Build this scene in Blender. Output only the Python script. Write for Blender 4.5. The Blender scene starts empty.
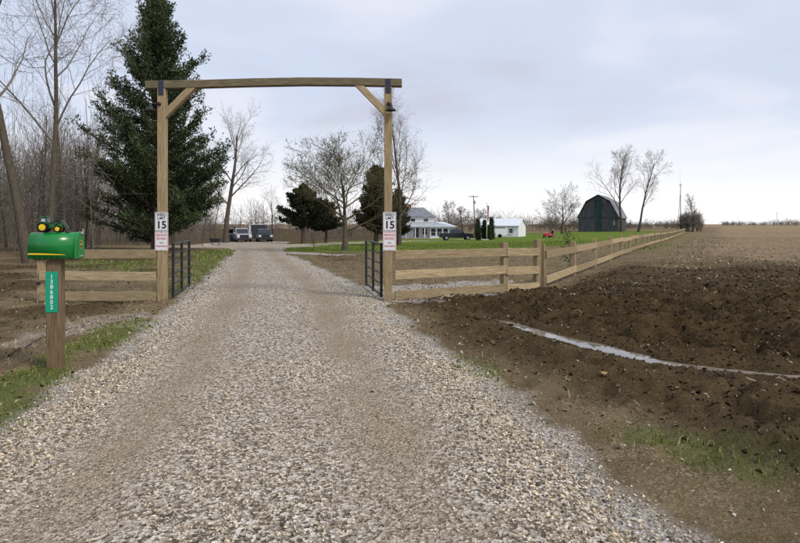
import bpy, math, random
import numpy as np
from mathutils import Vector, Matrix

# ------------------------------------------------------------------ camera, sky, sun
S = bpy.context.scene
COL = S.collection
R = math.radians
CAM_H, FPX, HOR = 1.6, 600.0, 224.0          # eye height, focal length and horizon row in 800x543 pixels
cam = bpy.data.cameras.new('camera'); cam_o = bpy.data.objects.new('camera', cam); COL.objects.link(cam_o)
cam_o.location = (0, 0, CAM_H); cam_o.rotation_euler = (R(90), 0, 0)
cam.sensor_width = 36.0; cam.lens = 36.0 * FPX / 800; cam.shift_y = -(271.5 - HOR) / 800
cam.clip_start = 0.05; cam.clip_end = 20000
S.camera = cam_o

SUN_EL, SUN_AZ = 46.0, 128.0                 # azimuth clockwise from +Y (view direction)
w = bpy.data.worlds.new('World'); S.world = w; w.use_nodes = True
nt = w.node_tree; nt.nodes.clear(); N = nt.nodes.new; L = nt.links.new
out = N('ShaderNodeOutputWorld'); bg = N('ShaderNodeBackground'); bg.inputs['Strength'].default_value = 0.08
sky = N('ShaderNodeTexSky'); sky.sky_type = 'NISHITA'; sky.sun_disc = False
sky.sun_elevation = R(SUN_EL); sky.sun_rotation = R(SUN_AZ); sky.dust_density = 2.0
tc = N('ShaderNodeTexCoord'); sep = N('ShaderNodeSeparateXYZ'); L(tc.outputs['Generated'], sep.inputs[0])
zc = N('ShaderNodeMath'); zc.operation = 'MAXIMUM'; L(sep.outputs['Z'], zc.inputs[0]); zc.inputs[1].default_value = 0.0
za = N('ShaderNodeMath'); za.operation = 'ADD'; L(zc.outputs[0], za.inputs[0]); za.inputs[1].default_value = 0.14
dv = N('ShaderNodeVectorMath'); dv.operation = 'DIVIDE'; L(tc.outputs['Generated'], dv.inputs[0])
cb = N('ShaderNodeCombineXYZ')
for k in range(3): L(za.outputs[0], cb.inputs[k])
L(cb.outputs[0], dv.inputs[1])
n1 = N('ShaderNodeTexNoise'); n1.inputs['Scale'].default_value = 0.9; n1.inputs['Detail'].default_value = 5; n1.inputs['Roughness'].default_value = 0.5
n1.inputs['Distortion'].default_value = 0.3
L(dv.outputs[0], n1.inputs['Vector'])
rp = N('ShaderNodeValToRGB'); cr = rp.color_ramp; cr.interpolation = 'EASE'
cr.elements[0].position = 0.30; cr.elements[0].color = (0.44, 0.455, 0.535, 1)
cr.elements[1].position = 0.72; cr.elements[1].color = (0.585, 0.605, 0.685, 1)
e = cr.elements.new(0.5); e.color = (0.475, 0.53, 0.645, 1)
L(n1.outputs['Fac'], rp.inputs['Fac'])
hz = N('ShaderNodeMapRange'); hz.interpolation_type = 'SMOOTHSTEP'
hz.inputs['From Min'].default_value = 0.0; hz.inputs['From Max'].default_value = 0.20
hz.inputs['To Min'].default_value = 1.0; hz.inputs['To Max'].default_value = 0.0
L(zc.outputs[0], hz.inputs['Value'])
mx = N('ShaderNodeMix'); mx.data_type = 'RGBA'; L(hz.outputs[0], mx.inputs['Factor']); L(rp.outputs[0], mx.inputs['A'])
mx.inputs['B'].default_value = (0.78, 0.775, 0.78, 1)
sc10 = N('ShaderNodeMix'); sc10.data_type = 'RGBA'; sc10.blend_type = 'MULTIPLY'; sc10.inputs['Factor'].default_value = 1
L(mx.outputs['Result'], sc10.inputs['A']); sc10.inputs['B'].default_value = (10, 10, 10, 1)
m2 = N('ShaderNodeMix'); m2.data_type = 'RGBA'; m2.inputs['Factor'].default_value = 0.06
L(sc10.outputs['Result'], m2.inputs['A']); L(sky.outputs[0], m2.inputs['B'])
L(m2.outputs['Result'], bg.inputs['Color']); L(bg.outputs[0], out.inputs[0])

sl = bpy.data.lights.new('sun', 'SUN'); sl.energy = 1.5; sl.angle = R(11); sl.color = (1, 0.91, 0.78)
so = bpy.data.objects.new('sun', sl); COL.objects.link(so)
az, el = R(SUN_AZ), R(SUN_EL)
so.rotation_euler = Vector((-math.sin(az)*math.cos(el), -math.cos(az)*math.cos(el), -math.sin(el))).to_track_quat('-Z', 'Y').to_euler()
S.view_settings.view_transform = 'Standard'; S.view_settings.look = 'None'
S.view_settings.exposure = 0.82; S.view_settings.gamma = 1; S.view_settings.use_curve_mapping = False
S.render.engine = 'CYCLES'; S.cycles.max_bounces = 6; S.cycles.transparent_max_bounces = 8
S.cycles.use_denoising = False

rng = np.random.default_rng(7)
rnd = random.Random(11)

# ------------------------------------------------------------------ noise and terrain functions
def _h(ix, iy, s):
    n = (ix.astype(np.int64)*374761393 + iy.astype(np.int64)*668265263 + s*974634777) & 0xffffffff
    n = ((n ^ (n >> 13))*1274126177) & 0xffffffff
    n = ((n ^ (n >> 16))*2246822519) & 0xffffffff
    return ((n ^ (n >> 15)) & 0xffffff)/float(0xffffff)
def vn(x, y, s=0):
    x = np.asarray(x, float); y = np.asarray(y, float)
    ix, iy = np.floor(x), np.floor(y); fx, fy = x-ix, y-iy
    fx = fx*fx*(3-2*fx); fy = fy*fy*(3-2*fy)
    a, b, c, d = _h(ix, iy, s), _h(ix+1, iy, s), _h(ix, iy+1, s), _h(ix+1, iy+1, s)
    return (a*(1-fx)+b*fx)*(1-fy)+(c*(1-fx)+d*fx)*fy
def fbm(x, y, f, o=4, s=0):
    x = np.asarray(x, float); y = np.asarray(y, float); t = 0; a = 1.0; n = 0
    for k in range(o):
        c, q = math.cos(k*1.3), math.sin(k*1.3)
        t = t + a*vn((x*c-y*q)*f+k*17.3, (x*q+y*c)*f-k*9.1, s+k); n += a; a *= .5; f *= 2.03
    return t/n
def sst(a, b, x):
    t = np.clip((np.asarray(x, float)-a)/(b-a), 0, 1); return t*t*(3-2*t)

def gz(X, Y):                                  # the lie of the land, without clods
    X = np.asarray(X, float); Y = np.asarray(Y, float)
    u = X/np.maximum(Y, 6)
    amp = np.interp(u, [-.5, -.2, .05, .17, .33, .5], [1.2, 1.2, 1.5, 1.05, .8, .35])
    p = np.interp(Y, [-50, 33, 40, 50, 62, 85, 130, 230, 600, 2500], [0, 0, .06, .2, .42, .75, 1, .95, .5, .1])
    return -amp*p + .05*(fbm(X, Y, .08, 2, 50)-.5)*np.clip(Y/20, 0, 1)
def at(px, py):                                # where the ground stands under that pixel of the photograph
    lo, hi = 1.5, 4000.
    for _ in range(60):
        m = math.sqrt(lo*hi); X = (px-400)/FPX*m
        y = HOR+FPX*(CAM_H-float(gz(X, m)))/m
        if y > py: lo = m
        else: hi = m
    return ((px-400)/FPX*lo, lo)
def atY(px, Y):
    X = (px-400)/FPX*Y
    return (X, Y, float(gz(X, Y)))
def poly(pts): return np.array([at(*p) for p in pts])
def poly_sd(X, Y, P):                          # signed distance, positive inside
    d = np.full(X.shape, 1e9); ins = np.zeros(X.shape, bool)
    for i in range(len(P)):
        a, b = P[i], P[(i+1) % len(P)]
        ex, ey = b-a; L2 = ex*ex+ey*ey+1e-12
        t = np.clip(((X-a[0])*ex+(Y-a[1])*ey)/L2, 0, 1)
        d = np.minimum(d, np.hypot(X-a[0]-t*ex, Y-a[1]-t*ey))
        c = ((a[1] > Y) != (b[1] > Y)) & (X < (b[0]-a[0])*(Y-a[1])/((b[1]-a[1]) if b[1] != a[1] else 1e-9)+a[0])
        ins ^= c
    return np.where(ins, d, -d)
def line_d(X, Y, P):                           # distance to a polyline and the position along it
    d = np.full(X.shape, 1e9); s = np.zeros(X.shape); acc = 0
    for a, b in zip(P[:-1], P[1:]):
        ex, ey = b[0]-a[0], b[1]-a[1]; Ln = math.hypot(ex, ey)
        t = np.clip(((X-a[0])*ex+(Y-a[1])*ey)/(Ln*Ln), 0, 1)
        q = np.hypot(X-a[0]-t*ex, Y-a[1]-t*ey)
        s = np.where(q < d, acc+t*Ln, s); d = np.minimum(d, q); acc += Ln
    return d, s

RY = [-8, 3, 4.44, 6.15, 9.06, 12.5, 20.9, 31, 37, 43, 49]
RL = [-2.2, -2.75, -2.96, -3.2, -3.7, -4.45, -6.25, -8.7, -10.2, -12.4, -16]
RR = [1.4, 1.22, 1.08, .78, .05, -.45, -2.86, -5.75, -7.2, -8.3, -6]
HOUSE_DRIVE = [at(*p) for p in [(240, 246.5), (275, 246.6), (310, 244.8), (350, 243.2), (400, 241.2), (470, 239.2)]]
PARK = [at(245, 246.5), at(243, 243.6), at(255, 242.2)]
PATH_L = [at(180, 246.6), at(215, 246.4), at(245, 246.8)]
PATH_T = [at(284, 252.3), at(318, 254.8), at(345, 255.6)]
def road_d(X, Y):
    xl = np.interp(Y, RY, RL); xr = np.interp(Y, RY, RR)
    d = np.where(Y < 49, np.minimum(X-xl, xr-X), -9.)
    for P, wd in ((HOUSE_DRIVE, 2.4), (PARK, 4.5), (PATH_L, 1.7)):
        d = np.maximum(d, wd-line_d(X, Y, P)[0])
    return d
FENCE_A = np.array([3.41, 14.5]); FENCE_S = .503
def fence_x(Y): return FENCE_A[0]+FENCE_S*(Y-FENCE_A[1])

PUD = [(1.62, 10.25), (1.82, 9.85), (2.2, 8.8), (2.62, 7.95), (3.0, 7.15), (3.35, 6.8), (4.2, 6.35), (5.6, 6.1)]
PW = [.0, .04, .085, .16, .10, .06, .06, .06]
LAWN = poly([(281, 248.9), (288, 251.2), (318, 252.8), (345, 253.2), (380, 251.5), (440, 250), (505, 249.2), (540, 247.5), (560, 246.2), (585, 243.4), (600, 241.5),
             (620, 239), (640, 236.6), (660, 233.9), (676, 231.6), (640, 230.8), (600, 231.2), (560, 232.2), (525, 233.5), (480, 236), (440, 238.2),
             (400, 239.5), (340, 241.4), (296, 242.6), (280, 246)])
GRASS_PATCH = [poly(p) for p in (
    [(60, 259), (157, 261), (157, 273), (110, 272), (60, 268)],
    [(183, 258), (200, 252), (240, 249), (232, 262), (205, 287), (184, 294)],
    [(-60, 420), (0, 378), (60, 348), (120, 328), (142, 322), (138, 332), (100, 352), (60, 372), (10, 405), (-60, 470)],
    [(-60, 440), (0, 408), (40, 398), (60, 402), (30, 425), (-60, 480)],
    [(436, 352), (470, 360), (500, 374), (496, 382), (470, 372), (440, 358)],
    [(610, 442), (660, 438), (720, 442), (810, 450), (900, 470), (840, 490), (760, 478), (690, 466), (630, 458)],
    [(286, 253), (300, 262), (322, 278), (330, 284), (322, 284), (300, 268), (284, 255)],
    [(632, 243), (660, 236), (683, 233), (672, 240), (652, 249), (634, 252)],
)]
PALE = [poly(p) for p in (
    [(330, 288), (370, 284), (440, 284), (505, 280), (508, 287), (500, 297), (440, 303), (392, 304), (352, 300)],
    [(50, 327), (90, 318), (130, 315), (150, 312), (150, 318), (110, 326), (60, 334)],
)]
def puddle_w(s):
    acc = [0]
    for a, b in zip(PUD[:-1], PUD[1:]): acc.append(acc[-1]+math.hypot(b[0]-a[0], b[1]-a[1]))
    return np.interp(s, acc, PW)
def masks(X, Y):
    d = road_d(X, Y)
    xr = np.interp(Y, RY, RR)
    side = X-np.maximum(xr, np.where(Y > 14.5, fence_x(Y), -99))         # right of road and of the side fence
    pd, ps = line_d(X, Y, PUD); pw = puddle_w(ps)
    n = fbm(X, Y, .5, 4, 3)
    py = np.interp(X, [-2, 1.35, 1.77, 2.62, 3.35, 4.2, 5.6, 9], [13, 10.7, 9.9, 7.9, 6.8, 6.35, 6.1, 5.8])
    beyond = sst(-.2, 1.0, Y-py)                                        # far side of the puddle: black churned muck
    mud = sst(.1, 1.2, side+.8*(n-.5)-.75*sst(6, 4, Y))*(.62+.38*beyond)*sst(30, 11., Y+12*(n-.5))
    mud = np.maximum(mud, .95*sst(.45, .05, pd-pw+.3*(n-.5)))
    mud = np.maximum(mud, .5*sst(52, 85, Y+10*(n-.5))*sst(.06, -.06, X/np.maximum(Y, 5)))      # leaf-dark woodland floor
    mud = np.maximum(mud, .5*sst(.4, .7, n+.1*vn(X*2.5, Y*2.5, 6))*sst(-.6, -2., d)*sst(-1, -3, X)*sst(6.2, 7.5, Y)*sst(60, 30, Y))
    grass = np.zeros(X.shape)
    nn = fbm(X, Y, 1.3, 3, 8)-.5
    for gi, P in enumerate(GRASS_PATCH):
        sc = max(.25, .03*float(P[:, 1].mean()))
        grass = np.maximum(grass, (.62 if gi == 5 else 1.)*sst(-.6*sc, .9*sc, poly_sd(X, Y, P)+nn*(6.5 if gi == 5 else 4.2)*sc+(.12 if gi in (2, 3) else 0)))
    pale = np.zeros(X.shape)
    for q_, P in enumerate(PALE): pale = np.maximum(pale, sst(-.25, .3, poly_sd(X, Y, P)+nn*(1.7+1.2*q_))*(.85-.4*q_))
    pale = np.maximum(pale, .9*sst(-.42, -.02, d+nn*.5)*(Y < 30))
    pale = np.maximum(pale, sst(.9, .3, line_d(X, Y, PATH_T)[0]+nn*.5))
    return d, mud, grass*(1-.8*sst(.1, .6, mud)), pale, pd, pw, n, side
def height(X, Y, m=None):
    d, mud, grass, pale, pd, pw, n, side = m if m is not None else masks(X, Y)
    off = sst(.05, -.7, d)
    near = sst(60, 25, Y)
    rough = (.012+.035*off+.13*sst(.15, .95, mud)*(.3+.7*sst(12.3, 9.5, Y-.35*X))+.035*np.clip(mud, 0, .5))*off*(1-.6*pale)*near
    rough = rough*(.09+.91*sst(.05, .9, pd-pw))+.004
    c1 = fbm(X, Y, 3.2, 3, 20); c2 = fbm(X, Y, 9, 3, 30)
    z = gz(X, Y)+rough*((1-np.abs(c1*2-1)*1.6)*1.1+(c2-.5)*1.1-.1)
    z = z+.12*sst(.45, 1, mud)*sst(12, 9, Y-.35*X)*(fbm(X, Y, .55, 2, 71)-.45)*sst(.7, 2.0, pd-pw)*near
    z = z-.075*np.exp(-(pd/(pw+.14))**2)                                # the ditch
    z = z-.06*sst(.0, .6, d)-.10*sst(.5, 1.6, -d)*sst(22, 8, Y)*sst(0, -.4, X)*(.6+.8*n)   # roadbed; left verge falls away a little
    return z

def axis(a0, a1, step, lo, hi, g):
    v = list(np.arange(a0, a1, step)); s = step
    while v[-1] < hi: s *= g; v.append(v[-1]+s)
    s = step; f = []
    x = a0
    while x > lo: s *= g; x -= s; f.append(x)
    return np.array(f[::-1]+v)
GX = axis(-6.4, 6.8, .071, -2600, 2600, 1.065)
GY = axis(2.4, 11.5, .067, -14, 3200, 1.036)
XX, YY = np.meshgrid(GX, GY)
MM = masks(XX, YY)
ZZ = height(XX, YY, MM)

# ------------------------------------------------------------------ materials
def material(name):
    m = bpy.data.materials.new(name); m.use_nodes = True; t = m.node_tree; b = t.nodes['Principled BSDF']
    return m, t, b
def node(t, typ, **kw):
    n = t.nodes.new(typ)
    for k, v in kw.items():
        if k in n.inputs.keys(): n.inputs[k].default_value = v
        else: setattr(n, k, v)
    return n
def lerpc(c, f): return tuple(min(1, x*f) for x in c[:3])+(1,)
MATS = {}
def pm(name, col, rough=.7, var=.25, scale=6., bump=.0, bscale=None, stretch=None, metal=0, spec=.5, objrand=.0, col2=None, coord='Object', detail=5):
    if name in MATS: return MATS[name]
    m, t, b = material(name); c = tuple(col)+(1,)
    co = node(t, 'ShaderNodeTexCoord'); mp = node(t, 'ShaderNodeMapping')
    t.links.new(co.outputs[coord], mp.inputs['Vector'])
    if stretch: mp.inputs['Scale'].default_value = stretch
    if objrand:
        oi = node(t, 'ShaderNodeObjectInfo'); ml = node(t, 'ShaderNodeMath', operation='MULTIPLY'); ml.inputs[1].default_value = 57.
        t.links.new(oi.outputs['Random'], ml.inputs[0]); cx = node(t, 'ShaderNodeCombineXYZ')
        for k in range(3): t.links.new(ml.outputs[0], cx.inputs[k])
        t.links.new(cx.outputs[0], mp.inputs['Location'])
    nz = node(t, 'ShaderNodeTexNoise', Scale=scale, Detail=detail, Roughness=.6)
    t.links.new(mp.outputs[0], nz.inputs['Vector'])
    rp = node(t, 'ShaderNodeValToRGB'); rp.color_ramp.elements[0].position = .3; rp.color_ramp.elements[1].position = .72
    rp.color_ramp.elements[0].color = lerpc(c, 1-var); rp.color_ramp.elements[1].color = (tuple(col2)+(1,)) if col2 else lerpc(c, 1+var)
    t.links.new(nz.outputs['Fac'], rp.inputs['Fac'])
    src = rp.outputs[0]
    if objrand:
        mr = node(t, 'ShaderNodeMapRange'); mr.inputs['To Min'].default_value = 1-objrand; mr.inputs['To Max'].default_value = 1+objrand
        t.links.new(oi.outputs['Random'], mr.inputs['Value'])
        hs = node(t, 'ShaderNodeHueSaturation'); t.links.new(mr.outputs[0], hs.inputs['Value']); t.links.new(src, hs.inputs['Color']); src = hs.outputs[0]
    t.links.new(src, b.inputs['Base Color'])
    b.inputs['Roughness'].default_value = rough; b.inputs['Metallic'].default_value = metal; b.inputs['Specular IOR Level'].default_value = spec if rough < .8 else .06
    if bump:
        bn = node(t, 'ShaderNodeTexNoise', Scale=bscale or scale*3, Detail=4.)
        t.links.new(mp.outputs[0], bn.inputs['Vector'])
        bp = node(t, 'ShaderNodeBump', Strength=bump, Distance=.02)
        t.links.new(bn.outputs['Fac'], bp.inputs['Height']); t.links.new(bp.outputs[0], b.inputs['Normal'])
    MATS[name] = m
    return m
def mixc(t, f, a, b, mode='MIX'):
    m = node(t, 'ShaderNodeMix', data_type='RGBA', blend_type=mode)
    for s, v in (('Factor', f), ('A', a), ('B', b)):
        if isinstance(v, (int, float)): m.inputs[s].default_value = v
        elif isinstance(v, tuple): m.inputs[s].default_value = v
        else: t.links.new(v, m.inputs[s])
    return m.outputs['Result']
def ramp(t, src, stops, interp='LINEAR'):
    r = node(t, 'ShaderNodeValToRGB'); cr = r.color_ramp; cr.interpolation = interp
    while len(cr.elements) < len(stops): cr.elements.new(.5)
    for el_, (p, c) in zip(cr.elements, stops): el_.position = p; el_.color = c if len(c) == 4 else tuple(c)+(1,)
    t.links.new(src, r.inputs['Fac']); return r.outputs[0]
def tnoise(t, co, scale, detail=5., rough=.6, dist=0.):
    n = node(t, 'ShaderNodeTexNoise', Scale=scale, Detail=detail, Roughness=rough, Distortion=dist)
    t.links.new(co, n.inputs['Vector']); return n.outputs['Fac']
def tvor(t, co, scale, feature='F1', out='Distance'):
    n = node(t, 'ShaderNodeTexVoronoi', Scale=scale, feature=feature); t.links.new(co, n.inputs['Vector']); return n.outputs[out]
def bumps(t, b, hs):
    prev = None
    for src, st, ds in hs:
        bp = node(t, 'ShaderNodeBump', Strength=st, Distance=ds); t.links.new(src, bp.inputs['Height'])
        if prev: t.links.new(prev, bp.inputs['Normal'])
        prev = bp.outputs[0]
    t.links.new(prev, b.inputs['Normal'])

def soil_material():
    m, t, b = material('soil'); co = node(t, 'ShaderNodeTexCoord').outputs['Object']
    at_ = node(t, 'ShaderNodeAttribute', attribute_name='mask'); sp = node(t, 'ShaderNodeSeparateColor'); t.links.new(at_.outputs['Color'], sp.inputs[0])
    big = tnoise(t, co, .35, 4.); mid = tnoise(t, co, 2.2, 6., .65); fine = tnoise(t, co, 26., 6., .7); chips = tvor(t, co, 60., out='Color')
    dry = ramp(t, mid, [(.25, (.06, .042, .022)), (.5, (.15, .112, .062)), (.75, (.29, .228, .138))])
    fleck = node(t, 'ShaderNodeSeparateColor'); t.links.new(chips, fleck.inputs[0])
    chipc = ramp(t, fleck.outputs[0], [(.0, (.025, .016, .008)), (.35, (.13, .094, .05)), (.7, (.25, .19, .11)), (.88, (.43, .36, .24)), (1., (.60, .53, .41))])
    dry = mixc(t, ramp(t, tnoise(t, co, 1.3, 3.), [(.4, (.12,)*3), (.65, (.5,)*3)]), dry, chipc)
    dry = mixc(t, .35, dry, ramp(t, tnoise(t, co, 75., 5., .75), [(.3, (.05, .036, .02)), (.55, (.2, .155, .095)), (.75, (.36, .3, .2))]))
    wet = ramp(t, fine, [(.36, (.006, .0042, .0026)), (.5, (.022, .015, .008)), (.66, (.13, .09, .047))])
    wet = mixc(t, .3, wet, ramp(t, tnoise(t, co, 85., 5., .75), [(.38, (.004, .003, .002)), (.55, (.04, .028, .014)), (.72, (.2, .15, .09))]))
    wet = mixc(t, ramp(t, mid, [(.42, (0, 0, 0)), (.7, (.85, .85, .85))]), wet, (.07, .049, .025, 1))
    bigm = ramp(t, tnoise(t, co, .9, 4., .6), [(.4, (0, 0, 0)), (.62, (.75, .75, .75))])
    wet = mixc(t, bigm, wet, mixc(t, .5, wet, (.13, .085, .04, 1)))
    semi = mixc(t, .45, mixc(t, .5, wet, dry), (.048, .034, .018, 1))
    mr = ramp(t, sp.outputs[0], [(0, (0, 0, 0)), (.45, (1, 1, 1))])
    c = mixc(t, mr, dry, semi)
    mr2 = ramp(t, sp.outputs[0], [(.42, (0, 0, 0)), (.95, (1, 1, 1))])
    c = mixc(t, mr2, c, wet)
    grs = ramp(t, fine, [(.25, (.045, .07, .018)), (.55, (.085, .135, .03)), (.8, (.14, .17, .06))])
    gthr = node(t, 'ShaderNodeMath', operation='MULTIPLY'); t.links.new(sp.outputs[1], gthr.inputs[0]); gthr.inputs[1].default_value = .65
    c = mixc(t, gthr.outputs[0], c, grs)
    pal = ramp(t, fleck.outputs[1], [(.0, (.17, .145, .12)), (.4, (.33, .3, .265)), (.8, (.5, .475, .44)), (1, (.62, .6, .57))])
    pth = node(t, 'ShaderNodeMath', operation='MULTIPLY_ADD', use_clamp=True); t.links.new(sp.outputs[2], pth.inputs[0]); pth.inputs[1].default_value = 1.5
    ad = node(t, 'ShaderNodeMath', operation='MULTIPLY_ADD'); t.links.new(mid, ad.inputs[0]); ad.inputs[1].default_value = 1.2; ad.inputs[2].default_value = -.95; t.links.new(ad.outputs[0], pth.inputs[2])
    c = mixc(t, pth.outputs[0], c, pal)
    t.links.new(c, b.inputs['Base Color'])
    t.links.new(ramp(t, sp.outputs[0], [(0, (1.,)*3), (.6, (.95,)*3), (1, (.8,)*3)]), b.inputs['Roughness']); b.inputs['Specular IOR Level'].default_value = .03
    bumps(t, b, [(fine, .8, .03), (tvor(t, co, 60.), .6, .012), (tnoise(t, co, 90., 3.), .6, .01)])
    return m
def gravel_material():
    m, t, b = material('driveway_gravel'); co = node(t, 'ShaderNodeTexCoord').outputs['Object']
    at_ = node(t, 'ShaderNodeAttribute', attribute_name='mask'); sp = node(t, 'ShaderNodeSeparateColor'); t.links.new(at_.outputs['Color'], sp.inputs[0])
    v = tvor(t, co, 42., out='Color'); fs = node(t, 'ShaderNodeSeparateColor'); t.links.new(v, fs.inputs[0])
    v2 = tvor(t, co, 95., out='Color'); fs2 = node(t, 'ShaderNodeSeparateColor'); t.links.new(v2, fs2.inputs[0])
    stone = ramp(t, fs.outputs[0], [(0, (.07, .056, .042)), (.35, (.23, .19, .145)), (.75, (.56, .51, .44)), (1, (.75, .71, .65))])
    fine = ramp(t, fs2.outputs[0], [(0, (.06, .045, .03)), (.3, (.21, .163, .113)), (.75, (.40, .325, .24)), (1, (.62, .54, .43))])
    dirt = ramp(t, tnoise(t, co, 9., 6.), [(.3, (.21, .165, .115)), (.7, (.38, .31, .23))])
    fine = mixc(t, ramp(t, tnoise(t, co, 1.7, 5., .65), [(.42, (0, 0, 0)), (.72, (.85, .85, .85))]), fine, dirt)
    c = mixc(t, sp.outputs[0], fine, stone)
    t.links.new(c, b.inputs['Base Color']); b.inputs['Roughness'].default_value = .95; b.inputs['Specular IOR Level'].default_value = .04
    bumps(t, b, [(tvor(t, co, 42.), .9, .02), (tvor(t, co, 95.), .7, .01)])
    return m
def lawn_material():
    m, t, b = material('lawn_grass'); co = node(t, 'ShaderNodeTexCoord').outputs['Object']
    big = tnoise(t, co, .12, 4.); mid = tnoise(t, co, 1.1, 5., .7); fi = tnoise(t, co, 14., 4., .7)
    c = ramp(t, mid, [(.28, (.075, .115, .022)), (.5, (.12, .175, .036)), (.75, (.175, .215, .06))])
    c = mixc(t, ramp(t, big, [(.5, (0, 0, 0)), (.75, (.4, .4, .4))]), c, (.15, .14, .06, 1))
    c = mixc(t, ramp(t, fi, [(.3, (.7,)*3), (.5, (0,)*3)]), c, (.065, .085, .02, 1))
    t.links.new(c, b.inputs['Base Color']); b.inputs['Roughness'].default_value = 1.; b.inputs['Specular IOR Level'].default_value = .0
    bumps(t, b, [(fi, .9, .06), (mid, .4, .1)])
    return m
def field_material():
    m, t, b = material('field_stubble'); tcn = node(t, 'ShaderNodeTexCoord'); co = tcn.outputs['Object']
    mp = node(t, 'ShaderNodeMapping'); mp.inputs['Rotation'].default_value = (0, 0, R(62)); mp.inputs['Scale'].default_value = (.35, 1.6, 1); t.links.new(co, mp.inputs[0])
    rows = tnoise(t, mp.outputs[0], 1.6, 6., .7); big = tnoise(t, co, .05, 4.); cl = tnoise(t, co, 4.5, 6., .75)
    c = ramp(t, rows, [(.3, (.13, .092, .058)), (.5, (.285, .215, .14)), (.72, (.44, .345, .235))])
    c = mixc(t, ramp(t, cl, [(.35, (.85,)*3), (.52, (0,)*3)]), c, (.085, .058, .036, 1))
    c = mixc(t, ramp(t, big, [(.45, (0,)*3), (.7, (.5,)*3)]), c, (.33, .255, .17, 1))
    t.links.new(c, b.inputs['Base Color']); b.inputs['Roughness'].default_value = 1.; b.inputs['Specular IOR Level'].default_value = .0
    bumps(t, b, [(cl, .9, .15), (rows, .6, .15)])
    return m

# ------------------------------------------------------------------ mesh helpers
def npmesh(name, V, F, mat=None, parent=None, smooth=False, attrs=None):
    me = bpy.data.meshes.new(name); V = np.asarray(V, np.float32); F = np.asarray(F, np.int32)
    k = F.shape[1]
    me.vertices.add(len(V)); me.vertices.foreach_set('co', V.ravel())
    me.loops.add(F.size); me.loops.foreach_set('vertex_index', F.ravel())
    me.polygons.add(len(F)); me.polygons.foreach_set('loop_start', np.arange(0, F.size, k, dtype=np.int32))
    if smooth: me.polygons.foreach_set('use_smooth', np.ones(len(F), bool))
    if attrs:
        for an, av in attrs.items():
            a = me.attributes.new(an, 'FLOAT_COLOR', 'POINT'); a.data.foreach_set('color', np.asarray(av, np.float32).ravel())
    me.update(calc_edges=True)
    if mat: me.materials.append(mat)
    return link(name, me, parent)
def link(name, me, parent=None):
    o = bpy.data.objects.new(name, me); COL.objects.link(o)
    if parent is not None: o.parent = parent
    return o
def tag(o, label=None, cat=None, group=None, kind=None):
    if label: o['label'] = label
    if cat: o['category'] = cat
    if group: o['group'] = group
    if kind: o['kind'] = kind
    return o
def thing(name, label, cat, loc=(0, 0, 0), rz=0., group=None):
    o = bpy.data.objects.new(name, None); COL.objects.link(o); o.empty_display_size = .2
    o.location = loc; o.rotation_euler = (0, 0, rz)
    return tag(o, label, cat, group)
def copy_tree(o, parent=None):
    c = o.copy(); COL.objects.link(c)
    if parent is not None: c.parent = parent
    for ch in list(o.children): copy_tree(ch, c)
    return c

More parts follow.
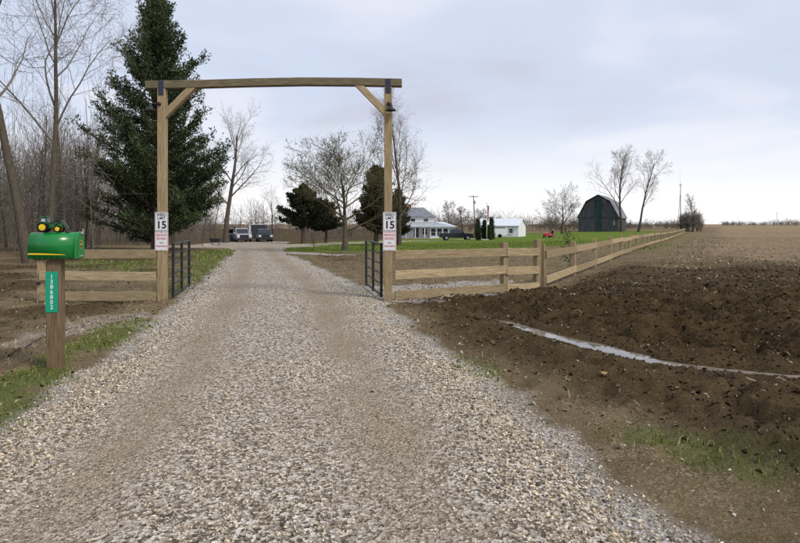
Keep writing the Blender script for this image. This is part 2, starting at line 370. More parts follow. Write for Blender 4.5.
class MB:
    def __init__(s): s.v = []; s.f = []
    def add(s, V, F):
        n = len(s.v); s.v += [tuple(p) for p in V]; s.f += [tuple(i+n for i in f) for f in F]; return s
    def box(s, x0, x1, y0, y1, z0, z1, M=None):
        V = [(x, y, z) for z in (z0, z1) for x, y in ((x0, y0), (x1, y0), (x1, y1), (x0, y1))]
        if M is not None: V = [M @ Vector(p) for p in V]
        return s.add(V, [(3, 2, 1, 0), (4, 5, 6, 7), (0, 1, 5, 4), (1, 2, 6, 5), (2, 3, 7, 6), (3, 0, 4, 7)])
    def prism(s, pts, y0, y1, ax='y', inset=None):       # pts (a,b) polygon extruded along an axis; inset scales the y1 end in y
        n = len(pts)
        def P(a, b, c): return {'y': (a, c, b), 'x': (c, a, b), 'z': (a, b, c)}[ax]
        V = [P(a, b, y0) for a, b in pts]+[P(a, b, y1) for a, b in pts]
        return s.add(V, [tuple(range(n))[::-1], tuple(range(n, 2*n))]+[(i, (i+1) % n, n+(i+1) % n, n+i) for i in range(n)])
    def tube(s, p, q, r, r2=None, n=8, cap=True):
        p, q = Vector(p), Vector(q); r2 = r if r2 is None else r2
        d = (q-p).normalized(); u = d.cross(Vector((0, 0, 1)) if abs(d.z) < .9 else Vector((1, 0, 0))).normalized(); v = d.cross(u)
        V = [c+(u*math.cos(2*math.pi*i/n)+v*math.sin(2*math.pi*i/n))*k for c, k in ((p, r), (q, r2)) for i in range(n)]
        F = [(i, (i+1) % n, n+(i+1) % n, n+i) for i in range(n)]
        if cap: F += [tuple(range(n))[::-1], tuple(range(n, 2*n))]
        return s.add(V, F)
    def lathe(s, prof, c, axis='z', n=14):                # prof: (radius, along)
        V = []; F = []
        for r, h in prof:
            for i in range(n):
                a = 2*math.pi*i/n; x, y = r*math.cos(a), r*math.sin(a)
                V.append({'z': (c[0]+x, c[1]+y, c[2]+h), 'y': (c[0]+x, c[1]+h, c[2]+y), 'x': (c[0]+h, c[1]+x, c[2]+y)}[axis])
        for k in range(len(prof)-1):
            for i in range(n): F.append((k*n+i, k*n+(i+1) % n, (k+1)*n+(i+1) % n, (k+1)*n+i))
        F.append(tuple(range(n))[::-1]); F.append(tuple(range((len(prof)-1)*n, len(prof)*n)))
        return s.add(V, F)
    def build(s, name, mat, parent=None, smooth=False, bevel=0):
        me = bpy.data.meshes.new(name); me.from_pydata(s.v, [], s.f); me.update()
        import bmesh
        bm = bmesh.new(); bm.from_mesh(me); bmesh.ops.recalc_face_normals(bm, faces=bm.faces[:]); 
        if bevel: bmesh.ops.bevel(bm, geom=[e for e in bm.edges if e.calc_face_angle(0) > .6], offset=bevel, segments=1, affect='EDGES')
        bm.to_mesh(me); bm.free()
        if smooth:
            for p in me.polygons: p.use_smooth = True
        if mat: me.materials.append(mat)
        return link(name, me, parent)
def text(s, size, mat, parent, loc, rot=(math.pi/2, 0, 0), bold=.012, xs=1.0):
    cu = bpy.data.curves.new('lettering', 'FONT'); cu.body = s; cu.size = size; cu.align_x = 'CENTER'; cu.align_y = 'CENTER'; cu.offset = bold*size; cu.extrude = .0004; cu.resolution_u = 3
    tmp = bpy.data.objects.new('tmp', cu); me = bpy.data.meshes.new_from_object(tmp); me.name = 'lettering'; bpy.data.objects.remove(tmp); bpy.data.curves.remove(cu)
    me.materials.clear(); me.materials.append(mat)
    o = link('lettering', me, parent); o.location = loc; o.rotation_euler = rot; o.scale = (xs, 1, 1)
    tag(o, kind='stuff')
    return o

# ------------------------------------------------------------------ the ground and what lies on it
ny, nx = XX.shape
IDX = np.arange(nx*ny).reshape(ny, nx)
QUADS = np.stack([IDX[:-1, :-1], IDX[:-1, 1:], IDX[1:, 1:], IDX[1:, :-1]], -1).reshape(-1, 4)
d_, mud_, grass_, pale_, pd_, pw_, n_, side_ = MM
one = np.ones_like(XX)
SOIL = soil_material(); GRAVEL = gravel_material(); LAWNM = lawn_material(); FIELDM = field_material()
def sheet(name, Z, show, mat, mask=None):
    keep = show.ravel()[QUADS].any(1); q = QUADS[keep]
    used, inv = np.unique(q, return_inverse=True)
    V = np.stack([XX, YY, Z], -1).reshape(-1, 3)[used]
    a = {'mask': np.stack([*mask, one], -1).reshape(-1, 4)[used]} if mask is not None else None
    return tag(npmesh(name, V, inv.reshape(q.shape), mat, smooth=True, attrs=a), kind='structure')
sheet('ground', ZZ, np.ones_like(XX, bool), SOIL, (mud_, grass_, pale_))
# gravel driveway: slightly crowned, two compacted wheel tracks, ragged edge
en = (fbm(XX, YY, 2.2, 4, 90)-.5)*.5
dr = d_+en*np.clip(YY/8, .5, 2.)
frac = (XX-np.interp(YY, RY, RL))/(np.interp(YY, RY, RR)-np.interp(YY, RY, RL))
def looseness(fr, X, Y):
    tr = .8*np.exp(-((fr-.24)/.085)**2)+.95*np.exp(-((fr-.72)/.095)**2)
    return np.clip(.88-.85*tr+(fbm(X, Y, 1.1, 4, 61)-.5)*.9, 0, 1)
loose = np.where(YY < 44, looseness(frac, XX, YY), .55)
ROADZ = gz(XX, YY)+.045*sst(-.12, .35, dr)-.055*sst(.12, -.15, dr)-.02*(1-loose)*(YY < 40)+.012*(fbm(XX, YY, 5, 3, 44)-.5)
sheet('gravel_driveway', ROADZ, dr > -.12, GRAVEL, (loose, loose*0, loose*0))
ld = poly_sd(XX, YY, LAWN)+(fbm(XX, YY, .6, 3, 77)-.5)*1.6
LAWNZ = np.maximum(ZZ, gz(XX, YY))+.06*sst(-.3, .6, ld)-.03-.12*sst(0, -.8, ld)
sheet('lawn', LAWNZ, (ld > -.3) & (dr < .05) & (YY > 20), LAWNM)
fx = XX-np.maximum(fence_x(YY)+4.5+.012*np.maximum(YY-40, 0), np.where(YY < 26, 99, 0))
fx = np.where(YY > 330, 5, fx)
fd = np.minimum(fx, (YY-22)-.0*XX)+(fbm(XX, YY, .25, 3, 88)-.5)*6
FIELDZ = ZZ+.05*sst(-.5, 2, fd)-.03-.1*sst(0, -1, fd)
sheet('field', FIELDZ, fd > -.5, FIELDM)
# puddle: muddy water lying in the ditch
pv = []
for (a, b), wd in zip(PUD, PW):
    pv.append((a, b, wd+.13 if wd > 0 else .02))
V = []; fine = []
for (x0, y0, w0), (x1, y1, w1) in zip(pv[:-1], pv[1:]):
    for k in range(10): t = k/10; fine.append((x0+(x1-x0)*t, y0+(y1-y0)*t, w0+(w1-w0)*t))
for i, (x, y, wd) in enumerate(fine):
    j = min(i, len(fine)-2); tx, ty = fine[j+1][0]-fine[j][0], fine[j+1][1]-fine[j][1]; l = math.hypot(tx, ty); nxv, nyv = -ty/l, tx/l
    V += [(x-nxv*wd, y-nyv*wd, -.034), (x+nxv*wd, y+nyv*wd, -.034)]
mw, t, b = material('muddy_water'); co = node(t, 'ShaderNodeTexCoord').outputs['Object']
t.links.new(ramp(t, tnoise(t, co, 3., 4.), [(.35, (.14, .12, .095)), (.65, (.28, .25, .21))]), b.inputs['Base Color']); b.inputs['Roughness'].default_value = .03; b.inputs['IOR'].default_value = 1.33
bumps(t, b, [(tnoise(t, co, 9., 2.), .03, .01)])
tag(npmesh('puddle', V, [(2*i, 2*i+1, 2*i+3, 2*i+2) for i in range(len(fine)-1)], mw), kind='structure')

# ------------------------------------------------------------------ loose stones, clods, leaves, grass (nobody could count these)
import bmesh
def hull_shape(seed, flat=.7, npt=8):
    r = random.Random(seed); bm = bmesh.new()
    for _ in range(npt):
        v = Vector((r.gauss(0, 1), r.gauss(0, 1), r.gauss(0, 1))).normalized()*r.uniform(.75, 1.1); v.z *= flat; bm.verts.new(v)
    bmesh.ops.convex_hull(bm, input=bm.verts[:])
    for v in [v for v in bm.verts if not v.link_faces]: bm.verts.remove(v)
    bmesh.ops.triangulate(bm, faces=bm.faces[:]); bmesh.ops.recalc_face_normals(bm, faces=bm.faces[:])
    bm.verts.index_update(); V = np.array([v.co[:] for v in bm.verts]); F = np.array([[v.index for v in f.verts] for f in bm.faces]); bm.free()
    return V, F
SHAPES = [hull_shape(i) for i in range(10)]
CLODS = [hull_shape(40+i, .8, 6) for i in range(8)]
def scatter(name, P, size, mat, tint, shapes=SHAPES, squash=1., tilt=.5, label=None):
    n = len(P); which = rng.integers(0, len(shapes), n); VV = []; FF = []; CC = []; off = 0
    for k, (bv, bf) in enumerate(shapes):
        i = np.where(which == k)[0]
        if not len(i): continue
        m = len(i); a = rng.uniform(0, 6.28, m); tx = rng.normal(0, tilt, m)
        sx = size[i]*rng.uniform(.75, 1.3, m); sy = size[i]*rng.uniform(.7, 1.1, m); sz = size[i]*rng.uniform(.7, 1.1, m)*squash
        v = bv[None]*np.stack([sx, sy, sz], -1)[:, None]
        y = v[..., 1]*np.cos(tx)[:, None]-v[..., 2]*np.sin(tx)[:, None]; z = v[..., 1]*np.sin(tx)[:, None]+v[..., 2]*np.cos(tx)[:, None]
        x = v[..., 0]*np.cos(a)[:, None]-y*np.sin(a)[:, None]; y2 = v[..., 0]*np.sin(a)[:, None]+y*np.cos(a)[:, None]
        VV.append((np.stack([x, y2, z], -1)+P[i][:, None]).reshape(-1, 3))
        FF.append((bf[None]+(np.arange(m)*len(bv))[:, None, None]+off).reshape(-1, bf.shape[1]))
        CC.append(np.repeat(tint[i], len(bv), 0)); off += m*len(bv)
    c = np.concatenate(CC); c = np.concatenate([c, np.ones((len(c), 1))], 1)
    o = npmesh(name, np.concatenate(VV), np.concatenate(FF), mat, attrs={'tint': c})
    return tag(o, label, kind='stuff')
def tint_material(name, rough=.9, scale=60., var=.25, bump=.3, spec=.04):
    m, t, b = material(name); co = node(t, 'ShaderNodeTexCoord').outputs['Object']
    a = node(t, 'ShaderNodeAttribute', attribute_name='tint').outputs['Color']
    c = mixc(t, 1., a, ramp(t, tnoise(t, co, scale, 4.), [(.3, (1-var,)*3), (.7, (1.,)*3)]), 'MULTIPLY')
    t.links.new(c, b.inputs['Base Color']); b.inputs['Roughness'].default_value = rough; b.inputs['Specular IOR Level'].default_value = spec
    if bump: bumps(t, b, [(tnoise(t, co, scale*2, 3.), bump, .01)])
    return m
def view_pts(n, y0, y1, xw=.8, power=1.):                       # random ground points in a wedge somewhat wider than the view
    Y = (y0**power+(y1**power-y0**power)*rng.random(n))**(1/power); X = (rng.random(n)*2-1)*(Y*xw+1.0); return X, Y
def surf_z(X, Y):
    m = masks(X, Y); z = height(X, Y, m); return z, m
GRID_IX = lambda X, Y: (np.clip(np.searchsorted(GY, Y)-1, 0, ny-2), np.clip(np.searchsorted(GX, X)-1, 0, nx-2))
def samp(A, X, Y):
    j, i = GRID_IX(X, Y); fx_ = (X-GX[i])/(GX[i+1]-GX[i]); fy_ = (Y-GY[j])/(GY[j+1]-GY[j])
    return (A[j, i]*(1-fx_)+A[j, i+1]*fx_)*(1-fy_)+(A[j+1, i]*(1-fx_)+A[j+1, i+1]*fx_)*fy_
TOPZ = np.where(dr > -.12, np.maximum(ZZ, ROADZ), ZZ)
STONE = tint_material('limestone', .9, 90., .3, .4)
def stone_tints(n, warm=.5):
    g = np.clip(rng.normal(.50, .20, n), .10, .88); t = np.stack([g*1.13, g*.99, g*.775], -1)
    wm = rng.random(n) < warm*.5; t[wm] *= np.array([1.0, .92, .82]); t[rng.random(n) < .06] *= .4
    return t
def road_stones(n, y0, y1, s0, s1, pw):
    X, Y = view_pts(n, y0, y1, .78, pw); d = samp(dr, X, Y); lo = samp(loose, X, Y); pa = samp(pale_, X, Y)
    edge = np.exp(-((d-.25)/.35)**2)
    p = np.where(d > -.05, np.clip(.10+.75*lo**1.3+.5*edge, 0, 1), np.clip(pa*1.0-.15, 0, .8)*(d > -3))
    k = rng.random(n) < p; X, Y, d, lo, edge = X[k], Y[k], d[k], lo[k], edge[k]
    s = (s0+(s1-s0)*rng.beta(1.3, 2.2, len(X))*1.35)*(.62+.5*np.clip(lo, 0, 1)+.3*edge)*np.where(rng.random(len(X)) < .04, 1.4, 1.)
    return np.stack([X, Y, samp(TOPZ, X, Y)+s*.25], -1), s
P1, s1 = road_stones(80000, 2.5, 7.0, .005, .0135, 1.6)
P2, s2 = road_stones(56000, 7.0, 14., .0065, .0155, 1.5)
P3, s3 = road_stones(13000, 14., 26., .011, .022, 1.3)
PP = np.concatenate([P1, P2, P3]); ss = np.concatenate([s1, s2, s3])
tn = stone_tints(len(PP)); 
scatter('gravel', PP, ss, STONE, tn, label='loose crushed limestone gravel strewn over the driveway')
# clods of wet soil
X, Y = view_pts(115000, 3.6, 22, .9, 1.0); md = samp(mud_, X, Y); k = (rng.random(len(X)) < np.clip(md*1.1*np.clip(2.8*fbm(X, Y, 1.1, 3, 15)-.7, .22, 1), 0, .9)) & (samp(dr, X, Y) < -.35) & (samp(pd_-pw_, X, Y) > .06)
X, Y, md = X[k], Y[k], md[k]; s = rng.gamma(1.3, .0085, len(X))*np.clip(.45+Y/15, .6, 1.7)+.004; s = np.minimum(s, .08)
g = rng.gamma(1.1, .85, len(X))*np.interp(md, [.3, .6, 1], [1.2, .85, .42])+.08; tt = np.stack([.072*g, .05*g, .027*g], -1)
scatter('soil_clods', np.stack([X, Y, samp(ZZ, X, Y)+s*.15], -1), s, tint_material('wet_clod', .8, 40., .4, .5, .1), tt, shapes=CLODS, squash=.8, label='dark clods of churned wet soil beside the ditch')
# wood chips, straw and pale bits trodden into the soil
def flakes(name, n, y0, y1, wfun, size, tints, mat, label, xw=.95, lift=.004, aspect=(.3, .8), tiltr=.35, pw=1.4):
    X, Y = view_pts(n, y0, y1, xw, pw); k = rng.random(n) < wfun(X, Y); X, Y = X[k], Y[k]; m = len(X)
    s = rng.uniform(*size, m); asp = rng.uniform(*aspect, m); a = rng.uniform(0, 6.28, m)
    u = np.stack([np.cos(a), np.sin(a), rng.normal(0, tiltr, m)], -1); v = np.stack([-np.sin(a), np.cos(a), rng.normal(0, tiltr, m)], -1)
    c = np.stack([X, Y, samp(TOPZ, X, Y)+lift+s*.12], -1); bend = np.array([0, 0, 1.])*(s*rng.uniform(-.25, .4, m))[:, None]
    V = np.stack([c-u*s[:, None]-v*(s*asp*.6)[:, None]*.4, c-v*(s*asp)[:, None]+bend, c+u*s[:, None], c+v*(s*asp)[:, None]+bend], 1).reshape(-1, 3)
    t_ = np.array(tints)[rng.integers(0, len(tints), m)]*rng.uniform(.7, 1.25, (m, 1))
    F = (np.arange(m)*4)[:, None, None]+np.array([[0, 1, 2], [0, 2, 3]])[None]
    cc = np.concatenate([np.repeat(t_, 4, 0), np.ones((m*4, 1))], 1)
    return tag(npmesh(name, V, F.reshape(-1, 3), mat, attrs={'tint': cc}), label, kind='stuff')
LEAF = tint_material('dead_leaf', .85, 30., .3, 0)
offroad = lambda X, Y: samp(dr, X, Y) < -.15
flakes('leaf_litter', 72000, 4.2, 34, lambda X, Y: offroad(X, Y)*np.clip((1-samp(mud_, X, Y)*.9)*.9, .2, 1)*(samp(ld, X, Y) < -.3)*(samp(pd_-pw_, X, Y) > .05)*np.clip(fbm(X, Y, .7, 3, 5)*2.2-.4, .1, 1),
       (.011, .034), [(.17, .115, .07), (.26, .19, .125), (.12, .08, .05), (.32, .26, .19), (.21, .14, .08)], LEAF, 'dry brown fallen leaves and wood chips covering the ground')
flakes('straw_flecks', 34000, 3.0, 24, lambda X, Y: offroad(X, Y)*.5*(X > -1)*(samp(pd_-pw_, X, Y) > .05), (.003, .014), [(.5, .43, .32), (.62, .58, .5), (.4, .31, .2), (.3, .22, .14), (.22, .15, .09)], LEAF,
       'pale flecks of straw and stone trodden into the mud', aspect=(.15, .9), tiltr=.5, pw=1.0)
flakes('crop_stubble', 45000, 15, 85, lambda X, Y: (X-fence_x(Y) > 2.0)*np.clip(1.1-samp(mud_, X, Y)*1.6, .0, 1)*.9, (.03, .095), [(.40, .32, .22), (.33, .255, .17), (.48, .41, .31), (.22, .16, .11)], LEAF,
       'short tan crop stubble and husks lying across the ploughed field', xw=.95, aspect=(.12, .4), tiltr=.55, pw=1.1)
# grass
def blades(name, n, y0, y1, wfun, h, tints, mat, label, A=None, pw=1.3, wd=.006, xw=.95):
    X, Y = view_pts(n, y0, y1, xw, pw); k = rng.random(n) < wfun(X, Y); X, Y = X[k], Y[k]; m = len(X)
    hh = rng.uniform(*h, m)*np.clip(.5+fbm(X, Y, 2.5, 2, 9), .5, 1.3); a = rng.uniform(0, 6.28, m); ln = rng.uniform(.1, .9, m)*hh; b = rng.uniform(0, 6.28, m)
    wv = wd*np.clip(Y/6, .8, 6)
    c = np.stack([X, Y, samp(TOPZ if A is None else A, X, Y)-.004], -1); u = np.stack([np.cos(a), np.sin(a), 0*a], -1)*wv[:, None]
    mid = c+np.stack([np.cos(b)*ln*.3, np.sin(b)*ln*.3, hh*.6], -1); tip = c+np.stack([np.cos(b)*ln, np.sin(b)*ln, hh*(1-.3*(ln/hh)**2)], -1)
    V = np.stack([c-u, c+u, mid+u*.7, mid-u*.7, tip], 1).reshape(-1, 3)
    F = (np.arange(m)*5)[:, None, None]+np.array([[0, 1, 2], [0, 2, 3], [3, 2, 4]])[None]
    t_ = np.array(tints)[rng.integers(0, len(tints), m)]*rng.uniform(.7, 1.25, (m, 1))
    return tag(npmesh(name, V, F.reshape(-1, 3), mat, attrs={'tint': np.concatenate([np.repeat(t_, 5, 0), np.ones((m*5, 1))], 1)}), label, kind='stuff')
GR = tint_material('grass_blade', .8, 20., .25, 0)
GT = [(.14, .20, .03), (.18, .235, .045), (.10, .16, .024), (.22, .24, .07), (.28, .23, .11)]
blades('verge_grass', 165000, 3.0, 13, lambda X, Y: np.clip(samp(grass_, X, Y)*1.5-.2, 0, 1)*np.clip(3*fbm(X, Y, 5, 2, 4)-.8, .25, 1)*(samp(dr, X, Y) < .1), (.018, .055), GT, GR, 'patchy short green grass on the driveway verges')
blades('roadside_grass', 36000, 13, 48, lambda X, Y: np.clip(samp(grass_, X, Y)*1.4-.2, 0, 1)*(samp(dr, X, Y) < 0), (.05, .12), GT, GR, 'green grass growing behind the fence and along the driveway')
blades('lawn_blades', 45000, 30, 75, lambda X, Y: (samp(ld, X, Y) > .2)*(samp(dr, X, Y) < -.1)*1., (.025, .055), [(.15, .22, .036), (.18, .235, .05), (.12, .185, .03), (.22, .22, .085)], GR, 'mown lawn grass in front of the house', A=LAWNZ, pw=1., xw=.5)
flakes('wood_chips', 26000, 8.5, 22, lambda X, Y: offroad(X, Y)*(X > -1)*np.clip(1.2-np.abs(Y-13.6-.25*X)/2.6, 0, 1)*np.clip(fbm(X, Y, .9, 3, 25)*3-1, 0, 1), (.012, .05), [(.42, .31, .19), (.5, .4, .27), (.3, .2, .11), (.2, .13, .07)], LEAF,
       'tan wood chips and straw trodden in beside the corner of the fence', aspect=(.15, .6), tiltr=.45)
blades('dry_grass', 9000, 4, 13, lambda X, Y: offroad(X, Y)*np.clip(.45-samp(mud_, X, Y), 0, .5), (.03, .09), [(.33, .26, .15), (.4, .34, .22), (.22, .17, .1)], GR, 'sparse dry tan grass stalks on the verge')

# ------------------------------------------------------------------ wood, metal and paint
WOOD = pm('treated_pine', (.36, .255, .125), .82, .3, 5., .35, 40., (1.2, 1.2, 14.), objrand=.14, col2=(.47, .36, .20))       # grain runs across local z stretch: boards are built along x
WOODX = pm('treated_pine_board', (.35, .262, .148), .82, .35, 4., .35, 30., (1., 12., 12.), objrand=.22, col2=(.47, .375, .235))
WOODZ = pm('treated_pine_post', (.335, .245, .136), .82, .35, 4., .35, 30., (12., 12., 1.), objrand=.16, col2=(.43, .335, .205))
OLDWOOD = pm('weathered_post', (.17, .115, .066), .88, .4, 4., .5, 30., (14., 14., 1.1), col2=(.27, .20, .125))
BLACK = pm('black_painted_steel', (.012, .012, .014), .45, .3, 20.)
DARKM = pm('dark_metal', (.02, .021, .026), .4, .3, 20.)
WHITE = pm('sign_white', (.72, .73, .76), .5, .05, 10.)
INK = pm('sign_black_ink', (.015, .015, .018), .6, .1, 10.)
RED = pm('sign_red_ink', (.55, .05, .06), .6, .12, 10.)
def grd(x, y): return float(samp(TOPZ, np.array([x]), np.array([y]))[0])

# ------------------------------------------------------------------ entrance arch
PLx, PRx, PY = -4.935, -.245, 12.47
arch = thing('entrance_arch', 'tall timber gateway of two posts and a long crossbeam spanning the driveway', 'gateway', (0, PY, 0))
hw = .081
for px_, top in ((PLx, 4.40), (PRx, 4.44)):
    m = MB(); m.box(px_-hw, px_+hw, -hw, hw, -.3, top); m.build('post', WOODZ, arch, bevel=.006)
    BST = pm('bracket_steel', (.014, .02, .05), .4, .2, 20.)
    MB().box(px_-.052, px_+.052, hw+.001, hw+.012, top-.14, top+.157).build('bracket', BST, arch)
    br = MB().box(px_-.052, px_+.052, -hw-.012, -hw-.001, top-.14, top+.157).build('bracket', BST, arch)
    for dz in (-.10, -.04, .05, .11): MB().lathe([(.011, 0), (.011, -.008)], (px_+.02*(1 if dz in (-.1, .05) else -1), -hw-.012, top+dz), 'y', 6).build('bolt', DARKM, br)
bx = [-5.27, -4.2, -3.1, -2.0, -.9, .04]; bz = [4.405, 4.422, 4.455, 4.475, 4.468, 4.448]
V = []; F = []
for x, z in zip(bx, bz): V += [(x, -hw, z), (x, hw, z), (x, hw, z+.155), (x, -hw, z+.155)]
for i in range(len(bx)-1):
    for k in range(4): F.append((4*i+k, 4*i+(k+1) % 4, 4*i+4+(k+1) % 4, 4*i+4+k))
F += [(0, 1, 2, 3), (4*len(bx)-1, 4*len(bx)-2, 4*len(bx)-3, 4*len(bx)-4)]
MB().add(V, F).build('beam', pm('weathered_beam', (.15, .125, .08), .85, .35, 4., .35, 30., (1., 12., 12.), col2=(.235, .20, .13)), arch, bevel=.006)
for x0, z0, x1, z1 in ((PLx+.02, 3.83, -4.24, 4.50), (PRx-.02, 3.88, -.92, 4.55)):
    a, b_ = Vector((x0, 0, z0)), Vector((x1, 0, z1)); d = (b_-a); l = d.length; M = Matrix.Translation(a) @ d.to_track_quat('X', 'Z').to_matrix().to_4x4()
    MB().box(-.06, l-.05, -.07, .07, -.066, .066).build('brace', WOODX, arch, bevel=.005).matrix_local = M
for x0, sg in ((PLx, -1), (PRx, .35)):
    lp = MB(); bxp = x0+sg*.03
    lp.tube((x0+sg*hw*.4, -hw, 4.08), (x0+sg*hw*.4, -hw-.03, 4.08), .04, n=10); lp.tube((x0+sg*hw*.4, -hw-.03, 4.08), (x0+sg*.16, -hw-.13, 4.06), .012); lp.tube((x0+sg*.16, -hw-.13, 4.06), (x0+sg*.16, -hw-.13, 3.99), .03, .036)
    o = lp.build('lamp', BLACK, arch, smooth=True)
    MB().lathe([(.02, .055), (.036, .05), (.045, .02), (.105, -.035), (.112, -.05), (.10, -.045), (.03, .0)], (x0+sg*.16, -hw-.13, 3.965), 'z', 18).build('lamp_shade', BLACK, o, smooth=True)

# ------------------------------------------------------------------ signs on the arch posts
def plate(nm, label, x, zc_, wd, ht, rows, border):
    s = thing(nm, label, 'sign', (x, PY-hw-.004, zc_))
    pl = MB().box(-wd/2, wd/2, -.004, .0, -ht/2, ht/2).build('plate', WHITE, s, bevel=.0015)
    b = MB(); i, th = .010, .006
    for q in ((-wd/2+i, wd/2-i, ht/2-i-th, ht/2-i), (-wd/2+i, wd/2-i, -ht/2+i, -ht/2+i+th), (-wd/2+i, -wd/2+i+th, -ht/2+i+th, ht/2-i-th), (wd/2-i-th, wd/2-i, -ht/2+i+th, ht/2-i-th)):
        b.box(q[0], q[1], -.0055, -.0042, q[2], q[3])
    tag(b.build('border', border, s), kind='stuff')
    for tx, sz, zz, mt, xs, bo in rows: text(tx, sz, mt, s, (0, -.0055, zz), bold=bo, xs=xs)
    for zz in (ht/2-.018, -ht/2+.018): MB().lathe([(.006, 0), (.006, -.006)], (0, -.004, zz), 'y', 8).build('bolt', DARKM, s)
sp_rows = [('SPEED', .072, .135, INK, 1.0, .02), ('LIMIT', .072, .068, INK, 1.0, .02), ('15', .215, -.075, INK, 1.0, .03)]
pv_rows = [('PRIVATE', .064, .125, RED, .92, .02), ('ROAD', .07, .055, RED, 1., .02), ('NO', .045, -.035, INK, 1., .015), ('TRESPASSING', .05, -.105, RED, .78, .015)]
z15 = 1.6+(224-221.6)/600*12.38; zpr = 1.6+(224-241.2)/600*12.38
plate('speed_limit_sign', 'white SPEED LIMIT 15 sign on the left gateway post', PLx+.012, z15, .275, .39, sp_rows, INK)
plate('speed_limit_sign', 'white SPEED LIMIT 15 sign on the right gateway post', PRx+.03, z15, .275, .39, sp_rows, INK)
plate('private_road_sign', 'white sign with red private road lettering on the left gateway post', PLx+.012, zpr, .275, .395, pv_rows, RED)
plate('private_road_sign', 'white sign with red private road lettering on the right gateway post', PRx+.03, zpr, .275, .395, pv_rows, RED)

# ------------------------------------------------------------------ open metal gates
def gate(label, hx, hy, dx, dy):
    l = math.hypot(dx, dy); g = thing('metal_gate', label, 'gate', (hx, hy, 0), math.atan2(dy, dx), 'open gate leaves')
    z0, z1 = .09, 1.20
    for x in (0, l*.5, l): MB().box(x-.027, x+.027, -.027, .027, z0-.03, z1).build('upright', BLACK, g)
    for k in range(6):
        z = z0+.02+(z1-z0-.04)*(k/5)**.95; MB().tube((.027, 0, z), (l*.5-.027, 0, z), .019 if k not in (0, 5) else .024).build('bar', BLACK, g); MB().tube((l*.5+.027, 0, z), (l-.027, 0, z), .019 if k not in (0, 5) else .024).build('bar', BLACK, g)
    for z in (.3, 1.0): MB().tube((-.04, 0, z-.06), (-.04, 0, z+.06), .018).build('hinge', BLACK, g)
gate('black tubular steel gate leaf standing open beside the left gateway post', PLx+.16, PY+.16, -.42, 2.15)
gate('black tubular steel gate leaf standing open beside the right gateway post', PRx-.15, PY+.16, -.45, 2.35)

# ------------------------------------------------------------------ board fences
def rail_mesh(L_, h=.184, th=.038):
    return MB().box(0, L_, -th/2, th/2, -h/2, h/2)
def fence(label, pts, rail_h, post_h, skip=(), hw=.07, side=-1, rails_proud=True, flat_last=True):
    f = thing('board_fence', label, 'fence', (pts[0][0], pts[0][1], 0))
    ox, oy = pts[0]
    for i, (x, y) in enumerate(pts):
        if i in skip: continue
        z = grd(x, y) if y < 40 else float(gz(x, y))
        j = min(i, len(pts)-2); a = math.atan2(pts[j+1][1]-pts[j][1], pts[j+1][0]-pts[j][0])
        M = Matrix.Translation((x-ox, y-oy, z)) @ Matrix.Rotation(a, 4, 'Z') @ Matrix.Rotation(rnd.gauss(0, .012), 4, 'X') @ Matrix.Rotation(rnd.gauss(0, .012), 4, 'Y')
        p_ = MB().box(-hw, hw, -hw, hw, -.3, post_h+rnd.uniform(-.03, .03)).build('post', WOODZ, f, bevel=.005); p_.matrix_local = M
    for i in range(len(pts)-1):
        (x0, y0), (x1, y1) = pts[i], pts[i+1]
        z0 = float(gz(x0, y0)); z1 = float(gz(x1, y1)); a = math.atan2(y1-y0, x1-x0); l = math.hypot(x1-x0, y1-y0); nx_, ny_ = math.sin(a)*-side*-1, -math.cos(a)*-side*-1
        for h in rail_h:
            o = (hw+.021)
            p0 = Vector((x0-ox, y0-oy, z0+h+rnd.uniform(-.015, .015))); d = Vector((x1-x0, y1-y0, z1-z0+rnd.uniform(-.02, .02)))
            M = Matrix.Translation(p0+Vector((math.sin(a)*o*side*-1, -math.cos(a)*o*side*-1, 0))) @ d.to_track_quat('X', 'Z').to_matrix().to_4x4()
            r_ = MB().box(.006, l-.006, -.019, .019, -.092, .092).build('rail', WOODX, f, bevel=.003); r_.matrix_local = M
    return f
lf = fence('three-rail timber board fence behind the mailbox, left of the driveway', [(-7.47, 12.52), (PLx-.095, PY)], (.10, .52, .97), 1.12, skip=(1,), side=-1)
MB().box(-.05, .02, -.11, -.092, .34, .40).build('bracket', BLACK, lf)
fence('three-rail timber board fence running from the right gateway post to the corner', [(PRx+.092, PY+.02), (2.41, 13.9), (3.28, 14.42)], (.12, .52, .95), 1.13, skip=(0,), side=-1)
sp_ = [(float(fence_x(y)), y) for y in np.arange(14.62, 140, 3.53)]
fence('long two-rail board fence receding along the muddy field edge', sp_, (.24, .86), 1.04, side=-1)

# ------------------------------------------------------------------ mailbox
MBX, MBY = -3.765, 6.56; mz = grd(MBX, MBY)
GREEN = pm('mailbox_green', (.004, .19, .035), .28, .06, 6., spec=.6)
YEL = pm('tractor_yellow', (.75, .52, .01), .45, .08, 8.)
RUB = pm('rubber', (.012, .012, .013), .8, .2, 30.)
mb = thing('mailbox', 'glossy green domed mailbox with yellow stripe on a square wooden post', 'mailbox', (MBX, MBY, 0), R(10))
MB().box(-.072, .072, -.072, .072, -.3, 1.205).build('post', OLDWOOD, mb, bevel=.008)
MB().box(-.22, .27, -.10, .10, 1.206, 1.226).build('base_board', OLDWOOD, mb)
def dome(w, zb, zs, rtop, n=14):                        # mailbox section: flat bottom, straight sides, arched top
    pts = [(-w, zb), (w, zb), (w, zs)]
    for k in range(1, n): a = math.pi*k/n; pts.append((w*math.cos(a), zs+rtop*math.sin(a)))
    pts.append((-w, zs)); return pts
body = MB().prism(dome(.125, 1.228, 1.385, .125), -.275, .262, 'x').build('body', GREEN, mb, smooth=False)
for p in body.data.polygons: p.use_smooth = abs(p.normal.x) < .5 and p.normal.z > -.5
